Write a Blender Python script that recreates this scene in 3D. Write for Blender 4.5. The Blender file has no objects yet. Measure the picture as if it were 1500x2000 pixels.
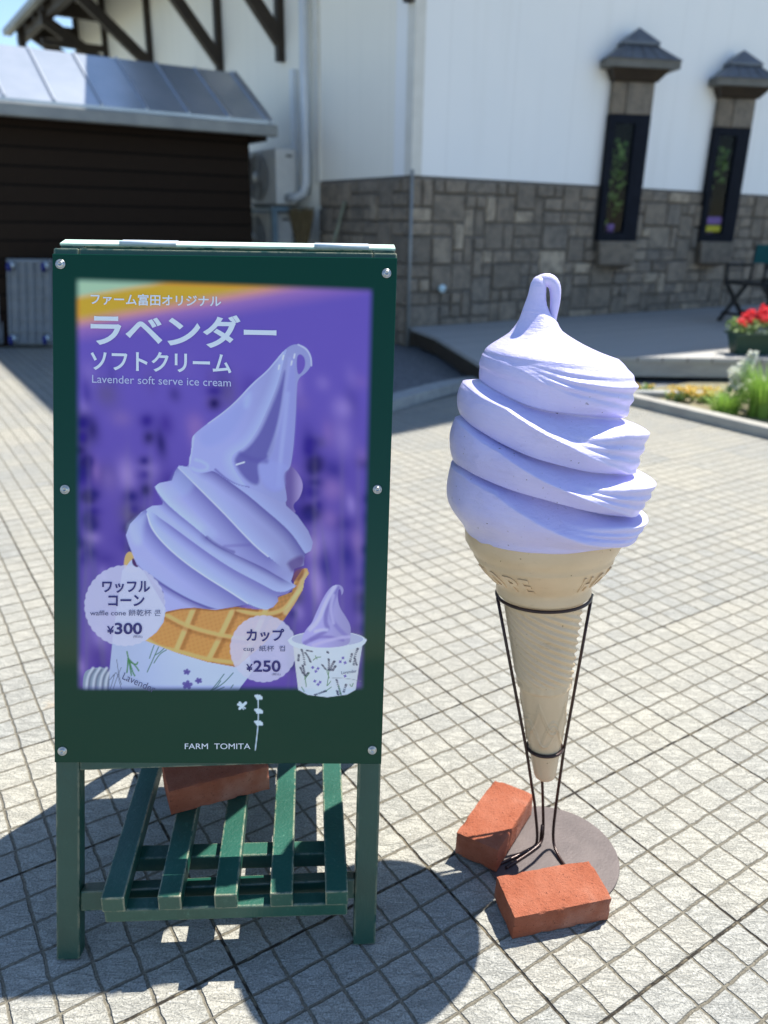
import bpy, math, random
import numpy as np
from mathutils import Vector, Matrix, noise

random.seed(7)
RNG = np.random.default_rng(11)
scene = bpy.context.scene
COL = scene.collection
R = math.radians

# ------------------------------------------------------------------ camera
cam_data = bpy.data.cameras.new('camera')
cam = bpy.data.objects.new('camera', cam_data)
COL.objects.link(cam)
cam_data.lens = 27.4
cam_data.sensor_width = 36.0
cam_data.sensor_fit = 'AUTO'
cam_data.clip_start = 0.05
cam_data.clip_end = 1000.0
cam_data.dof.use_dof = True
cam_data.dof.focus_distance = 1.43
cam_data.dof.aperture_fstop = 2.7
EX = Vector((0.999836, 0.006302, 0.016968))
EYD = Vector((0.018101, -0.348095, -0.937285))
EZ = Vector((0.0, 0.937438, -0.348152))
CAMP = Vector((0, 0, 1.3211))
mw = Matrix.Identity(4)
for i in range(3):
    mw[i][0] = EX[i]; mw[i][1] = -EYD[i]; mw[i][2] = -EZ[i]; mw[i][3] = CAMP[i]
cam.matrix_world = mw
scene.camera = cam

# ------------------------------------------------------------------ light
SUN_DIR = Vector((0.385, 0.362, 1.0)).normalized()
SUN_EL = math.asin(SUN_DIR.z)
world = bpy.data.worlds.new('World')
scene.world = world
world.use_nodes = True
wn = world.node_tree.nodes
sky = wn.new('ShaderNodeTexSky')
sky.sky_type = 'NISHITA'
sky.sun_disc = False
sky.sun_elevation = SUN_EL
sky.sun_rotation = math.atan2(0.385, 0.362)
sky.air_density = 1.0
sky.dust_density = 0.2
sky.ozone_density = 3.2
wn['Background'].inputs['Strength'].default_value = 0.116
world.node_tree.links.new(sky.outputs[0], wn['Background'].inputs['Color'])
sl = bpy.data.lights.new('sun', 'SUN')
sl.energy = 5.0
sl.angle = R(0.53)
sl.color = (1.0, 0.95, 0.86)
sun = bpy.data.objects.new('sun', sl)
COL.objects.link(sun)
sun.rotation_euler = SUN_DIR.to_track_quat('Z', 'Y').to_euler()
sun.location = (3, 3, 8)
scene.view_settings.view_transform = 'Standard'
scene.view_settings.look = 'None'
scene.view_settings.exposure = 0.92
scene.view_settings.gamma = 1.0
scene.render.engine = 'CYCLES'
scene.cycles.max_bounces = 8
scene.cycles.diffuse_bounces = 4
scene.cycles.use_denoising = True

# ------------------------------------------------------------------ frames
U = Vector((0.8355, 0.5495, 0)).normalized()      # paving / building direction
V = Vector((U.y, -U.x, 0))
BC = Vector((0.229, 9.024, 0))                     # building corner on the ground
def UV(a, b, z=0.0):
    return BC + U * a + V * b + Vector((0, 0, z))

# ------------------------------------------------------------------ node helpers
def srgb(r, g, b):
    f = lambda c: ((c / 255 + 0.055) / 1.055) ** 2.4 if c / 255 > 0.04045 else c / 255 / 12.92
    return (f(r), f(g), f(b), 1.0)
class NT:
    def __init__(self, name):
        self.m = bpy.data.materials.new(name)
        self.m.use_nodes = True
        self.t = self.m.node_tree
        self.b = self.t.nodes['Principled BSDF']
    def n(self, typ, **kw):
        nd = self.t.nodes.new(typ)
        for k, v in kw.items():
            setattr(nd, k, v)
        return nd
    def l(self, a, b):
        self.t.links.new(a, b)
    def _in(self, sock, v):
        if hasattr(v, 'is_linked') or isinstance(v, bpy.types.NodeSocket):
            self.l(v, sock)
        elif v is not None:
            sock.default_value = v
    def math(self, op, a, b=None, c=None, clamp=False):
        nd = self.n('ShaderNodeMath', operation=op, use_clamp=clamp)
        self._in(nd.inputs[0], a)
        if b is not None: self._in(nd.inputs[1], b)
        if c is not None: self._in(nd.inputs[2], c)
        return nd.outputs[0]
    def smooth(self, x, lo, hi, a=0.0, b=1.0):
        nd = self.n('ShaderNodeMapRange', interpolation_type='SMOOTHSTEP')
        self._in(nd.inputs[0], x)
        nd.inputs[1].default_value = lo; nd.inputs[2].default_value = hi
        nd.inputs[3].default_value = a; nd.inputs[4].default_value = b
        return nd.outputs[0]
    def mix(self, f, a, b, mode='MIX'):
        nd = self.n('ShaderNodeMix', data_type='RGBA', blend_type=mode)
        self._in(nd.inputs[0], f)
        self._in(nd.inputs[6], a); self._in(nd.inputs[7], b)
        return nd.outputs[2]
    def noise(self, scale, detail=4.0, rough=0.55, vec=None, dist=0.0):
        nd = self.n('ShaderNodeTexNoise')
        nd.inputs['Scale'].default_value = scale
        nd.inputs['Detail'].default_value = detail
        nd.inputs['Roughness'].default_value = rough
        nd.inputs['Distortion'].default_value = dist
        if vec is not None: self.l(vec, nd.inputs['Vector'])
        return nd.outputs['Fac'], nd.outputs['Color']
    def objco(self, scale=(1, 1, 1), rot=(0, 0, 0)):
        tc = self.n('ShaderNodeTexCoord')
        mp = self.n('ShaderNodeMapping')
        mp.inputs['Scale'].default_value = scale
        mp.inputs['Rotation'].default_value = rot
        self.l(tc.outputs['Object'], mp.inputs['Vector'])
        return mp.outputs[0]
    def ramp(self, f, stops):
        nd = self.n('ShaderNodeValToRGB')
        cr = nd.color_ramp
        while len(cr.elements) < len(stops): cr.elements.new(0.5)
        for e, (p, c) in zip(cr.elements, stops):
            e.position = p; e.color = c if len(c) == 4 else (*c, 1)
        self._in(nd.inputs[0], f)
        return nd.outputs[0]
    def bump(self, h, strength=0.3, dist=0.01, normal=None):
        nd = self.n('ShaderNodeBump')
        nd.inputs['Strength'].default_value = strength
        nd.inputs['Distance'].default_value = dist
        self._in(nd.inputs['Height'], h)
        if normal is not None: self.l(normal, nd.inputs['Normal'])
        return nd.outputs[0]
    def set(self, col=None, rough=None, metal=None, normal=None, spec=None, coat=None):
        b = self.b
        if col is not None: self._in(b.inputs['Base Color'], col)
        if rough is not None: self._in(b.inputs['Roughness'], rough)
        if metal is not None: self._in(b.inputs['Metallic'], metal)
        if normal is not None: self.l(normal, b.inputs['Normal'])
        if spec is not None: self._in(b.inputs['Specular IOR Level'], spec)
        if coat is not None: self._in(b.inputs['Coat Weight'], coat)
        return self.m

def simple(name, c1, c2=None, scale=12.0, rough=0.6, metal=0.0, bump=0.0, bscale=60.0, bdist=0.004, stretch=(1, 1, 1), spec=None, coat=None):
    t = NT(name)
    co = t.objco(stretch)
    col = c1
    if c2 is not None:
        f, _ = t.noise(scale, 5, 0.6, co)
        col = t.mix(t.smooth(f, 0.32, 0.68), c1, c2)
    nrm = None
    if bump:
        f2, _ = t.noise(bscale, 4, 0.6, co)
        nrm = t.bump(f2, bump, bdist)
    return t.set(col, rough, metal, nrm, spec, coat)

# ------------------------------------------------------------------ mesh helpers
class MB:
    def __init__(self): self.v = []; self.f = []
    def add(self, vs, fs):
        o = len(self.v)
        self.v += [Vector(p) for p in vs]
        self.f += [tuple(i + o for i in q) for q in fs]
        return self
    def hexa(self, p):     # p: 4 bottom (ccw from above), 4 top
        return self.add(p, [(3, 2, 1, 0), (4, 5, 6, 7), (0, 1, 5, 4), (1, 2, 6, 5), (2, 3, 7, 6), (3, 0, 4, 7)])
    def box(self, o, ax, ay, az):   # corner + three edge vectors (right handed)
        o, ax, ay, az = Vector(o), Vector(ax), Vector(ay), Vector(az)
        return self.hexa([o, o + ax, o + ax + ay, o + ay, o + az, o + ax + az, o + ax + ay + az, o + ay + az])
    def abox(self, x0, x1, y0, y1, z0, z1):
        return self.box((x0, y0, z0), (x1 - x0, 0, 0), (0, y1 - y0, 0), (0, 0, z1 - z0))
    def uvbox(self, a0, a1, b0, b1, z0, z1):   # in the building frame; U x V points down, so order for outward faces
        p = lambda a, b, z: UV(a, b, z)
        return self.hexa([p(a0, b1, z0), p(a1, b1, z0), p(a1, b0, z0), p(a0, b0, z0), p(a0, b1, z1), p(a1, b1, z1), p(a1, b0, z1), p(a0, b0, z1)])
    def prism(self, poly, ext):
        n = len(poly); e = Vector(ext)
        p = [Vector(q) for q in poly]
        return self.add(p + [q + e for q in p], [tuple(range(n - 1, -1, -1)), tuple(range(n, 2 * n))] + [(i, (i + 1) % n, n + (i + 1) % n, n + i) for i in range(n)])
    def tube(self, path, r, seg=12, closed=False, caps=True):
        path = [Vector(p) for p in path]
        n = len(path)
        rs = r if isinstance(r, (list, tuple)) else [r] * n
        vs = []; fs = []
        prev = None
        for i, p in enumerate(path):
            if closed: t = (path[(i + 1) % n] - path[i - 1]).normalized()
            else: t = (path[min(i + 1, n - 1)] - path[max(i - 1, 0)]).normalized()
            if prev is None:
                a = t.orthogonal().normalized()
            else:
                a = (prev - t * prev.dot(t)).normalized()
            prev = a
            b = t.cross(a)
            for k in range(seg):
                th = 2 * math.pi * k / seg
                vs.append(p + (a * math.cos(th) + b * math.sin(th)) * rs[i])
        m = n if closed else n - 1
        for i in range(m):
            j = (i + 1) % n
            for k in range(seg):
                k2 = (k + 1) % seg
                fs.append((i * seg + k, i * seg + k2, j * seg + k2, j * seg + k))
        if caps and not closed:
            fs.append(tuple(range(seg - 1, -1, -1)))
            fs.append(tuple((n - 1) * seg + k for k in range(seg)))
        return self.add(vs, fs)
    def lathe(self, prof, org, ax=(0, 0, 1), seg=32):   # prof: (radius, height)
        ax = Vector(ax).normalized(); a = ax.orthogonal().normalized(); b = ax.cross(a); org = Vector(org)
        vs = []; fs = []
        for r, h in prof:
            for k in range(seg):
                th = 2 * math.pi * k / seg
                vs.append(org + ax * h + (a * math.cos(th) + b * math.sin(th)) * r)
        for i in range(len(prof) - 1):
            for k in range(seg):
                k2 = (k + 1) % seg
                fs.append((i * seg + k, i * seg + k2, (i + 1) * seg + k2, (i + 1) * seg + k))
        return self.add(vs, fs)

ROOT = {}
def link_mesh(name, verts, faces, m, parent=None, smooth=False, bevel=0.0, seg=2):
    off = ROOT.get(parent.name, Vector((0, 0, 0))) if parent else Vector((0, 0, 0))
    me = bpy.data.meshes.new(name)
    me.from_pydata([tuple(Vector(p) - off) for p in verts], [], faces)
    me.update()
    if m is not None: me.materials.append(m)
    o = bpy.data.objects.new(name, me)
    COL.objects.link(o)
    if smooth:
        me.polygons.foreach_set('use_smooth', [True] * len(me.polygons))
    if parent:
        o.parent = parent
        ROOT[o.name] = off
    if bevel:
        md = o.modifiers.new('bevel', 'BEVEL')
        md.width = bevel; md.segments = seg; md.limit_method = 'ANGLE'; md.angle_limit = R(40)
        md.harden_normals = False
    return o
def obj(name, mb, m, parent=None, smooth=False, bevel=0.0, seg=2):
    return link_mesh(name, mb.v, mb.f, m, parent, smooth, bevel, seg)
def tag(o, label=None, cat=None, group=None, kind=None):
    if label: o['label'] = label
    if cat: o['category'] = cat
    if group: o['group'] = group
    if kind: o['kind'] = kind
    return o
def thing(name, label, cat, loc, group=None):
    o = bpy.data.objects.new(name, None)
    COL.objects.link(o)
    o.location = loc
    o.empty_display_size = 0.1
    ROOT[o.name] = Vector(loc)
    return tag(o, label, cat, group)

# ------------------------------------------------------------------ materials
WHITE = (0.80, 0.80, 0.77, 1)
def wall_mat(name, c1, c2):
    t = NT(name)
    co = t.objco()
    f, _ = t.noise(0.6, 4, 0.6, co)
    g, _ = t.noise(90, 3, 0.6, co)
    # faint vertical panel seams every 0.9 m
    geo = t.n('ShaderNodeNewGeometry')
    dt = t.n('ShaderNodeVectorMath', operation='DOT_PRODUCT'); t.l(geo.outputs['Position'], dt.inputs[0]); dt.inputs[1].default_value = (U + V)
    fr = t.math('FRACT', t.math('DIVIDE', dt.outputs['Value'], 0.91))
    seam = t.math('LESS_THAN', fr, 0.012)
    sk, _ = t.noise(1.0, 5, 0.65, t.objco((5, 5, 0.35)))
    col = t.mix(t.smooth(f, 0.3, 0.7), c1, c2)
    col = t.mix(t.smooth(sk, 0.5, 0.75, 0, 0.13), col, (0.62, 0.61, 0.56, 1))
    col = t.mix(t.math('MULTIPLY', seam, 0.18), col, (0.4, 0.4, 0.38, 1))
    return t.set(col, 0.75, 0, t.bump(g, 0.15, 0.002))
m_plaster = wall_mat('white_plaster', (0.91, 0.91, 0.90, 1), (0.88, 0.89, 0.89, 1))
m_cream = wall_mat('cream_plaster', (0.91, 0.88, 0.79, 1), (0.88, 0.85, 0.76, 1))
m_darkwood = simple('dark_stained_timber', (0.022, 0.014, 0.008, 1), (0.035, 0.023, 0.013, 1), 6, 0.6, 0, 0.3, 40, 0.003, (1, 1, 1))
m_trim = simple('painted_trim', (0.72, 0.70, 0.64, 1), (0.66, 0.64, 0.58, 1), 5, 0.6)
m_pipe = simple('white_pvc_pipe', (0.70, 0.74, 0.78, 1), (0.62, 0.66, 0.70, 1), 4, 0.4)
m_navy = simple('navy_window_frame', (0.0035, 0.006, 0.013, 1), (0.006, 0.009, 0.018, 1), 8, 0.6, spec=0.15)
m_slate = simple('slate_grey_metal', (0.16, 0.18, 0.21, 1), (0.12, 0.135, 0.16, 1), 5, 0.42, 0.3)
m_capfascia = simple('grey_brown_fascia', (0.16, 0.155, 0.14, 1), (0.12, 0.118, 0.105, 1), 6, 0.6)

def stone_mat(name, bright=1.0):
    t = NT(name)
    geo = t.n('ShaderNodeNewGeometry')
    co = t.objco()
    c = t.ramp(geo.outputs['Random Per Island'], [(0.0, (0.27, 0.22, 0.165)), (0.25, (0.21, 0.175, 0.135)), (0.5, (0.32, 0.26, 0.195)), (0.72, (0.24, 0.205, 0.165)), (0.9, (0.37, 0.30, 0.22)), (1.0, (0.50, 0.41, 0.30))])
    f, _ = t.noise(9, 6, 0.65, co)
    g, _ = t.noise(35, 6, 0.7, co)
    c = t.mix(t.smooth(f, 0.35, 0.7, 0, 0.6), c, (0.075, 0.068, 0.06, 1))
    c = t.mix(t.smooth(g, 0.55, 0.75, 0, 0.45), c, (0.45, 0.42, 0.36, 1))
    return t.set(c, 0.85, 0, t.bump(g, 0.7, 0.02))
m_stone = stone_mat('rubble_stone')
m_mortar = simple('dark_mortar', (0.15, 0.135, 0.115, 1), (0.11, 0.10, 0.088, 1), 20, 0.9)

# paving ------------------------------------------------------------
CELL = 0.075
GO = Vector((0.862, 1.823, 0))      # a slab joint crossing on the ground
def paving_mat():
    t = NT('stone_sett_paving')
    geo = t.n('ShaderNodeNewGeometry')
    pos = geo.outputs['Position']
    n1, nc = t.noise(26, 3, 0.6, pos)
    def axis(vec):
        d = t.n('ShaderNodeVectorMath', operation='DOT_PRODUCT'); t.l(pos, d.inputs[0]); d.inputs[1].default_value = vec
        return t.math('DIVIDE', t.math('SUBTRACT', d.outputs['Value'], GO.dot(vec)), CELL)
    gu0, gv0 = axis(U), axis(V)
    sep = t.n('ShaderNodeSeparateColor'); t.l(nc, sep.inputs[0])
    gu = t.math('ADD', gu0, t.math('MULTIPLY', t.math('SUBTRACT', sep.outputs[0], 0.5), 0.13))
    gv = t.math('ADD', gv0, t.math('MULTIPLY', t.math('SUBTRACT', sep.outputs[1], 0.5), 0.13))
    def dist(x): return t.math('ABSOLUTE', t.math('SUBTRACT', t.math('FRACT', t.math('ADD', x, 0.5)), 0.5))
    d = t.math('MINIMUM', dist(gu), dist(gv))
    def sdist(x): return t.math('MULTIPLY', dist(t.math('DIVIDE', x, 6.0)), 6.0)
    ds = t.math('MINIMUM', sdist(t.math('ADD', gu0, t.math('MULTIPLY', t.math('SUBTRACT', n1, 0.5), 0.05))), sdist(t.math('ADD', gv0, t.math('MULTIPLY', t.math('SUBTRACT', n1, 0.5), 0.05))))
    face = t.smooth(d, 0.018, 0.058)
    joint = t.smooth(ds, 0.018, 0.05)
    # per cell and per slab tints
    def wn_(a, b, k):
        c = t.n('ShaderNodeCombineXYZ'); t.l(t.math('FLOOR', t.math('DIVIDE', a, k)), c.inputs[0]); t.l(t.math('FLOOR', t.math('DIVIDE', b, k)), c.inputs[1])
        w = t.n('ShaderNodeTexWhiteNoise'); t.l(c.outputs[0], w.inputs[0]); return w.outputs['Value']
    wc = wn_(gu, gv, 1.0); ws = wn_(gu0, gv0, 6.0)
    big, _ = t.noise(1.7, 4, 0.6, pos)
    stain, _ = t.noise(4.5, 5, 0.6, pos)
    grain, _ = t.noise(250, 3, 0.75, pos)
    gr2, _ = t.noise(170, 3, 0.6, pos)
    base = t.mix(t.smooth(big, 0.3, 0.7), (0.325, 0.320, 0.288, 1), (0.380, 0.364, 0.304, 1))
    base = t.mix(t.math('MULTIPLY', ws, 0.65), base, (0.250, 0.262, 0.258, 1))
    base = t.mix(t.math('MULTIPLY', wc, 0.42), base, (0.395, 0.37, 0.305, 1))
    rust = t.math('MULTIPLY', t.smooth(stain, 0.66, 0.78), t.math('GREATER_THAN', wc, 0.75))
    base = t.mix(t.math('MULTIPLY', rust, 0.55), base, (0.45, 0.31, 0.165, 1))
    base = t.mix(t.smooth(grain, 0.49, 0.66, 0.0, 0.75), base, (0.115, 0.12, 0.115, 1))
    base = t.mix(t.smooth(grain, 0.46, 0.34, 0.0, 0.55), base, (0.60, 0.59, 0.54, 1))
    gcol = t.mix(t.smooth(gr2, 0.35, 0.65), (0.125, 0.112, 0.085, 1), (0.205, 0.185, 0.14, 1))
    col = t.mix(face, gcol, base)
    jn, _ = t.noise(38, 3, 0.6, pos)
    jcol = t.mix(t.smooth(jn, 0.45, 0.6), (0.030, 0.024, 0.017, 1), (0.16, 0.135, 0.09, 1))
    col = t.mix(joint, jcol, col)
    # split-face crinkles
    mp = t.n('ShaderNodeMapping'); t.l(pos, mp.inputs[0])
    cmb = t.n('ShaderNodeCombineXYZ'); t.l(t.math('MULTIPLY', wc, 6.28), cmb.inputs[2]); t.l(cmb.outputs[0], mp.inputs['Rotation'])
    mp.inputs['Scale'].default_value = (18, 55, 18)
    cr, _ = t.noise(1.0, 4, 0.65, mp.outputs[0], 0.8)
    ridg = t.math('ABSOLUTE', t.math('SUBTRACT', cr, 0.5))
    ridg = t.smooth(ridg, 0.0, 0.07)
    col = t.mix(t.math('MULTIPLY', t.math('MULTIPLY', t.math('SUBTRACT', 1.0, ridg), face), 0.20), col, (0.10, 0.10, 0.09, 1))  # shading of the crinkles painted in as darker lines
    blot, _ = t.noise(7.0, 5, 0.7, pos)
    col = t.mix(t.smooth(blot, 0.58, 0.80, 0, 0.35), col, (0.19, 0.18, 0.155, 1))
    h = t.math('ADD', t.math('MULTIPLY', face, 1.0), t.math('ADD', t.math('MULTIPLY', ridg, 0.24), t.math('MULTIPLY', cr, 0.75)))
    h = t.math('ADD', h, t.math('MULTIPLY', joint, 0.8))
    h = t.math('ADD', h, t.math('MULTIPLY', grain, 0.10))
    nrm = t.bump(h, 0.85, 0.006)
    return t.set(col, 0.82, 0, nrm, 0.3)
m_paving = paving_mat()

def gravel_mat():
    t = NT('dark_gravel')
    co = t.objco()
    vo = t.n('ShaderNodeTexVoronoi'); vo.inputs['Scale'].default_value = 45; t.l(co, vo.inputs['Vector'])
    c = t.mix(vo.outputs['Color'], (0.10, 0.11, 0.12, 1), (0.22, 0.23, 0.24, 1))
    return t.set(c, 0.9, 0, t.bump(t.math('SUBTRACT', 1.0, vo.outputs['Distance']), 0.9, 0.02))
m_gravel = gravel_mat()
m_soil = simple('dry_soil', (0.16, 0.14, 0.09, 1), (0.24, 0.22, 0.13, 1), 9, 0.95, 0, 0.8, 40, 0.02)
m_kerb = simple('concrete_kerb', (0.36, 0.37, 0.36, 1), (0.28, 0.29, 0.29, 1), 12, 0.85, 0, 0.4, 90, 0.004)
m_deckboard = None
def plank_mat(name, vec, width, c1, c2, gap=0.03, rough=0.7, gapcol=(0.02, 0.018, 0.015, 1)):
    t = NT(name)
    geo = t.n('ShaderNodeNewGeometry'); pos = geo.outputs['Position']
    d = t.n('ShaderNodeVectorMath', operation='DOT_PRODUCT'); t.l(pos, d.inputs[0]); d.inputs[1].default_value = vec
    x = t.math('DIVIDE', d.outputs['Value'], width)
    w = t.n('ShaderNodeTexWhiteNoise', noise_dimensions='1D'); t.l(t.math('FLOOR', x), w.inputs['W'])
    g, _ = t.noise(14, 5, 0.6, pos)
    c = t.mix(t.math('MULTIPLY', t.math('ADD', w.outputs['Value'], g), 0.5), c1, c2)
    fr = t.math('FRACT', x)
    edge = t.math('MINIMUM', fr, t.math('SUBTRACT', 1.0, fr))
    m = t.smooth(edge, gap * 0.5, gap)
    c = t.mix(m, gapcol, c)
    return t.set(c, rough, 0, t.bump(t.math('ADD', m, t.math('MULTIPLY', g, 0.2)), 0.6, 0.01))
m_deck = plank_mat('grey_deck_boards', V, 0.12, (0.32, 0.32, 0.31, 1), (0.40, 0.39, 0.37, 1))
m_fascia = simple('weathered_grey_timber', (0.36, 0.35, 0.31, 1), (0.28, 0.27, 0.245, 1), 5, 0.75, 0, 0.3, 30, 0.004, (1, 1, 4))
m_shedwall = plank_mat('black_stained_boards', Vector((0, 0, 1)), 0.18, (0.016, 0.0105, 0.0075, 1), (0.028, 0.019, 0.013, 1), 0.06, 0.85, (0.003, 0.003, 0.003, 1))
m_shedwall.node_tree.nodes['Principled BSDF'].inputs['Specular IOR Level'].default_value = 0.12
m_metalroof = simple('galvanised_roof_sheet', (0.50, 0.53, 0.57, 1), (0.42, 0.46, 0.50, 1), 1.5, 0.26, 0.5)
m_seam = simple('roof_seam', (0.42, 0.45, 0.49, 1), None, rough=0.35, metal=0.5)
m_gutter = simple('grey_gutter', (0.28, 0.29, 0.28, 1), (0.22, 0.23, 0.23, 1), 4, 0.5, 0.1)
m_ac = simple('ac_casing', (0.82, 0.82, 0.79, 1), (0.76, 0.76, 0.74, 1), 5, 0.45)
m_acdark = simple('ac_grille', (0.14, 0.145, 0.15, 1), None, rough=0.5)
m_steelblue = simple('blue_grey_steel', (0.22, 0.32, 0.40, 1), (0.16, 0.25, 0.32, 1), 8, 0.45, 0.2)
m_straw = simple('straw', (0.20, 0.15, 0.07, 1), (0.12, 0.085, 0.04, 1), 60, 0.9, 0, 0.6, 90, 0.004, (1, 1, 0.1))
m_stick = simple('bamboo_stick', (0.28, 0.29, 0.20, 1), (0.20, 0.20, 0.13, 1), 6, 0.6)
m_black = simple('black_timber', (0.010, 0.010, 0.011, 1), (0.016, 0.015, 0.015, 1), 6, 0.5)
m_teal = simple('teal_canvas', (0.008, 0.13, 0.14, 1), (0.006, 0.10, 0.11, 1), 30, 0.8)
m_plasticgrey = simple('grey_plastic', (0.20, 0.23, 0.26, 1), (0.16, 0.185, 0.21, 1), 6, 0.5)
m_wheel = simple('blue_wheel', (0.01, 0.02, 0.16, 1), None, rough=0.4)
m_fork = simple('zinc_fork', (0.6, 0.68, 0.72, 1), None, rough=0.35, metal=0.5)

def leaf_mat(name, c1, c2, rough=0.55):
    t = NT(name)
    geo = t.n('ShaderNodeNewGeometry')
    c = t.mix(geo.outputs['Random Per Island'], c1, c2)
    t.set(c, rough)
    t.b.inputs['Subsurface Weight'].default_value = 0.0
    tr = t.n('ShaderNodeBsdfTranslucent'); t.l(c, tr.inputs[0])
    mx = t.n('ShaderNodeMixShader'); mx.inputs[0].default_value = 0.3
    t.l(t.b.outputs[0], mx.inputs[1]); t.l(tr.outputs[0], mx.inputs[2])
    out = t.t.nodes['Material Output']; t.l(mx.outputs[0], out.inputs[0])
    return t.m
m_grass = leaf_mat('fresh_green_blades', (0.16, 0.32, 0.04, 1), (0.34, 0.52, 0.10, 1))
m_leaf = leaf_mat('geranium_leaves', (0.09, 0.17, 0.04, 1), (0.30, 0.42, 0.16, 1))
m_redpetal = leaf_mat('red_petals', (0.75, 0.02, 0.04, 1), (0.95, 0.10, 0.12, 1))
m_whitepetal = leaf_mat('white_petals', (0.75, 0.76, 0.68, 1), (0.85, 0.85, 0.78, 1))
m_yellowpetal = leaf_mat('yellow_petals', (0.72, 0.48, 0.06, 1), (0.80, 0.62, 0.16, 1))
m_darkleaf = leaf_mat('dark_green_leaves', (0.07, 0.20, 0.03, 1), (0.30, 0.50, 0.14, 1))
m_planter = simple('green_plastic_planter', (0.012, 0.045, 0.026, 1), (0.016, 0.055, 0.032, 1), 6, 0.5)
m_lamp = simple('pale_blue_enamel', (0.55, 0.72, 0.78, 1), None, rough=0.3)

def green_wood(name, wear=1.0, wash=1.0):
    t = NT(name)
    co = t.objco((1, 1, 1))
    f, _ = t.noise(5, 5, 0.6, co)
    mp = t.objco((14, 14, 14))
    g, _ = t.noise(6, 5, 0.7, mp, 1.5)
    c = t.mix(t.smooth(f, 0.3, 0.7), (0.006 * wash, 0.050 * wash, 0.034 * wash, 1), (0.010 * wash, 0.068 * wash, 0.048 * wash, 1))
    c = t.mix(t.smooth(g, 0.60 - .06 * (wash > 1), 0.78, 0, min(1, 0.45 * wear * wash)), c, (0.07 * wash, 0.17 * wash, 0.125 * wash, 1))
    bv = t.n('ShaderNodeBevel', samples=6); bv.inputs['Radius'].default_value = 0.006
    geo = t.n('ShaderNodeNewGeometry')
    dp = t.n('ShaderNodeVectorMath', operation='DOT_PRODUCT'); t.l(bv.outputs[0], dp.inputs[0]); t.l(geo.outputs['Normal'], dp.inputs[1])
    e = t.smooth(dp.outputs['Value'], 0.99, 0.90)
    wn2, _ = t.noise(30, 4, 0.7, co)
    e = t.math('MULTIPLY', e, t.smooth(wn2, 0.38, 0.55, 0.0, 1.0))
    c = t.mix(t.math('MULTIPLY', e, wear), c, (0.50, 0.44, 0.29, 1))
    gr = t.objco((60, 60, 6)); h, _ = t.noise(3, 4, 0.6, gr)
    return t.set(c, 0.36, 0, t.bump(h, 0.30, 0.003), 0.55)
m_greenwood = green_wood('worn_green_painted_wood', 0.8)
m_glarewood = green_wood('glare_lit_green_wood', 1.0, 1.3)  # rack colour lightened throughout to stand for sun glare on its slats
m_palewood = simple('mint_sun_glare', (0.42, 0.60, 0.50, 1), (0.55, 0.68, 0.58, 1), 30, 0.6)  # sunlit glare of the green paint put into the colour
m_steel = simple('screw_steel', (0.55, 0.55, 0.53, 1), (0.40, 0.40, 0.38, 1), 200, 0.28, 0.9)
m_hinge = simple('hinge_steel', (0.55, 0.62, 0.66, 1), (0.45, 0.52, 0.56, 1), 30, 0.5, 0.25)

def print_mat():
    t = NT('glossy_printed_sheet')
    a = t.n('ShaderNodeVertexColor'); a.layer_name = 'print'
    co = t.objco()
    h, _ = t.noise(2.2, 2, 0.5, co)
    return t.set(a.outputs[0], 0.06, 0, t.bump(h, 0.05, 0.02), 0.26)
m_print = print_mat()
m_txtwhite = simple('white_ink', (0.86, 0.90, 0.94, 1), None, rough=0.25)
m_txtlilac = simple('lilac_ink', (0.66, 0.66, 0.88, 1), None, rough=0.25)
m_txtblue = simple('navy_ink', (0.020, 0.010, 0.16, 1), None, rough=0.25)
m_txtgrey = simple('slate_ink', (0.10, 0.10, 0.22, 1), None, rough=0.25)

def cream_paint():
    t = NT('lavender_gloss_paint')
    co = t.objco()
    f, _ = t.noise(7, 5, 0.6, co)
    st = t.objco((1, 1, 7)); g, _ = t.noise(22, 5, 0.65, st)
    p, _ = t.noise(60, 5, 0.7, co)
    c = t.mix(t.smooth(f, 0.3, 0.7), (0.57, 0.54, 0.87, 1), (0.62, 0.585, 0.87, 1))
    sp, _ = t.noise(130, 2, 0.5, co)
    sp2, _ = t.noise(3.0, 3, 0.5, co)
    dirt = t.math('MULTIPLY', t.smooth(sp, 0.715, 0.75), t.smooth(sp2, 0.5, 0.6))
    c = t.mix(dirt, c, (0.10, 0.09, 0.12, 1))
    cr = t.objco((6, 6, 26)); cn, _ = t.noise(3.0, 5, 0.7, cr, 2.0)
    crack = t.smooth(t.math('ABSOLUTE', t.math('SUBTRACT', cn, 0.5)), 0.0, 0.006, 1.0, 0.0)
    crack = t.math('MULTIPLY', crack, t.smooth(sp2, 0.55, 0.66))
    c = t.mix(t.math('MULTIPLY', crack, 0.55), c, (0.25, 0.23, 0.32, 1))
    h = t.math('ADD', t.math('MULTIPLY', g, 0.6), t.math('MULTIPLY', p, 0.5))
    h = t.math('SUBTRACT', h, t.math('MULTIPLY', crack, 0.5))
    return t.set(c, 0.33, 0, t.bump(h, 0.5, 0.007), 0.5)
m_cream_swirl = cream_paint()
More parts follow.
